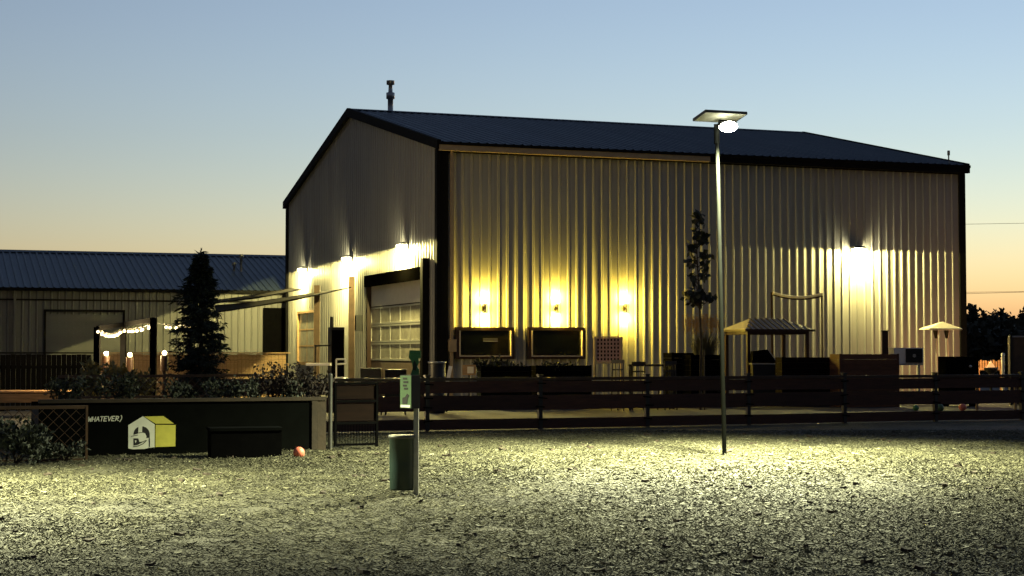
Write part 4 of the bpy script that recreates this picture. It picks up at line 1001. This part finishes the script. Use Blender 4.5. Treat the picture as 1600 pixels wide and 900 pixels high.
# ------------------------------------------------------------------ right yard
def far_tree(p, h, rad, label, n=900):
    t = thing('far_tree', p, label, 'tree', 'dark trees beyond the right end of the building')
    MB().path([(0, 0, 0), (.1, 0, h * .35), (-.1, 0, h * .6)], [.28, .2, .08], 8).build('trunk', 'bark', t)
    cs = [(Vector((rnd.uniform(-.65, .65) * rad, rnd.uniform(-.6, .6) * rad, h * rnd.uniform(.3, .76))), rnd.uniform(.3, .5)) for _ in range(11)]
    mb = MB()
    for c, r in cs: mb.path([(0, 0, h * .3), c * .7 + Vector((0, 0, h * .1)), c], [.1, .06, .02], 4)
    mb.build('branches', 'bark', t)
    mb = MB()
    for _ in range(n):
        c, r = rnd.choice(cs); o = rv(); leaf(mb, c + Vector((o.x * rad * r, o.y * rad * r, o.z * h * .26)), rv(), rv(), rnd.uniform(.25, .5), .28)
    mb.build('crown', 'far_leaf', t)
for i, (px, top, Y, wpx, lab) in enumerate(((1530, 474, 105, 34, 'rounded dark tree right beside the building corner'), (1562, 482, 115, 30, 'ragged dark tree between the two rounded trees'), (1604, 474, 108, 40, 'dark tree cut by the right edge of the photo'), (1545, 494, 95, 40, 'low dark tree below the rounded tree by the corner'), (1583, 494, 98, 44, 'low dark tree below the power lines at right'))):
    far_tree(G(px, Y), at(px, top, Y).z, wpx * Y / F * .75, lab, 1500)
# hedge row behind, a mass
mb = MB()
for _ in range(6000):
    px = rnd.uniform(1480, 1760); Y = rnd.uniform(86, 92); zt_ = at(px, 512 + 6 * math.sin(px * .07), Y).z
    q = G(px, Y, rnd.uniform(0, zt_)); leaf(mb, q, rv(), rv(), rnd.uniform(.3, .6), .4)
tag(mb.build('hedge_row', 'far_leaf'), 'dark mass of brush along the far right field edge', 'brush', kind='stuff')
# wires
t = thing('power_line', at(1400, 349, 110), 'two thin power lines crossing the orange sky at right', 'power line'); o_ = at(1400, 349, 110)
for a, b in (((1400, 352, 110), (1900, 344, 110)), ((1400, 462, 110), (1900, 448, 110)), ((1400, 458, 111), (1900, 452, 111))): MB().path([at(*a) - o_, at(*b) - o_], .012, 4).build('wire', 'black_metal', t)
for px in (1380, 1960):
    pass
# glowing slat screen with fire light
q = G(1527, 58); t = thing('slat_screen', q, 'small orange-lit slatted screen right of the building', 'fence'); z0 = at(1527, 577, 58).z; z1 = at(1527, 564, 58).z
for k in range(10): MB().span((k * .09, -.01, z0), (k * .09 + .06, .01, z1 + rnd.uniform(-.03, .04))).build('slat', 'wood_tan', t)
MB().span((0, .011, z0 - .03), (.9, .04, z0 + .03)).build('rail', 'wood_tan', t); MB().span((.02, .012, 0), (.08, .06, z0 - .031)).build('post', 'wood_tan', t); MB().span((.8, .012, 0), (.86, .06, z0 - .031)).build('post', 'wood_tan', t)
q = G(1548, 56.5); t = thing('fire_bowl', q, 'small burning fire bowl before the slatted screen', 'fire pit'); zf = at(1548, 574, 56.5).z
MB().lathe((0, 0, 0), [(.12, 0), (.05, .1), (.05, zf - .25), (.22, zf - .1), (.25, zf), (.2, zf), (.1, zf - .1)], 14).build('bowl', 'black_metal', t)
MB().lathe((0, 0, zf - .05), [(.12, 0), (.14, .08), (.05, .2), (.0, .3)], 9).build('flame', 'orange_glow', t)
lamp(t, 'POINT', (0, .3, zf + .25), 6, (1, .5, .18), size=.1)
for px, lab in ((1567, 'short white bollard left of the brown cabinet at right'), (1578, 'short white bollard right beside the brown cabinet')):
    q = G(px, 55); h = at(px, 556, 55).z; t = thing('bollard', q, lab, 'bollard', 'white bollards at right')
    MB().tube((0, 0, 0), (0, 0, h), .05, n=10).build('shaft', 'white_paint', t); MB().lathe((0, 0, h), [(.065, 0), (.065, .08), (.0, .1)], 10).build('cap', 'white_paint', t)
q = G(1578, 52); h = at(1578, 523, 52).z; t = thing('tall_cabinet', q, 'brown panelled cabinet with dark frame at the right edge', 'cabinet', rz=R(-4))
MB().span((.05, 0, .05), (1.25, .5, h - .07)).build('body', 'post_wood', t)
mb = MB().span((0, -.03, 0), (.07, .03, h)).span((1.23, -.03, 0), (1.3, .03, h)); mb.build('frame_post', 'black_metal', t); MB().span((.071, -.03, h - .08), (1.229, .52, h - .03)).build('frame_rail', 'galv', t)
# pale planks stand in for a strip of lit ground beyond the fence
q0 = on_patio(1524, 47); t = thing('lit_ground_strip', q0, 'pale strip put in for lit ground beyond the fence at right', 'light strip', rz=R(8))
zz = at(1524, 602, 47).z
for k in range(2): MB().span((k * .66, 0, max(.1, zz - .05)), (k * .66 + .65, .08, zz + .07 + .01 * k)).build('plank', 'canvas', t)
for x in (.05, 1.2): MB().span((x, .0805, 0), (x + .06, .14, zz)).build('stake', 'wood_tan', t)
for px, Y, c, lab, r in ((1430, 46.5, 'sign_green', 'small green toy ball behind the fence near the canopy', .09), (1468, 46, 'label_green', 'pale green toy ball behind the fence under the canopy', .11), (1503, 46.5, 'ball_orange', 'orange toy ball behind the fence near the building end', .11)):
    o = MB().ball((0, 0, r), r, 14).build('toy_ball', c, None, on_patio(px, Y)); tag(o, lab, 'ball', 'toy balls behind the fence')
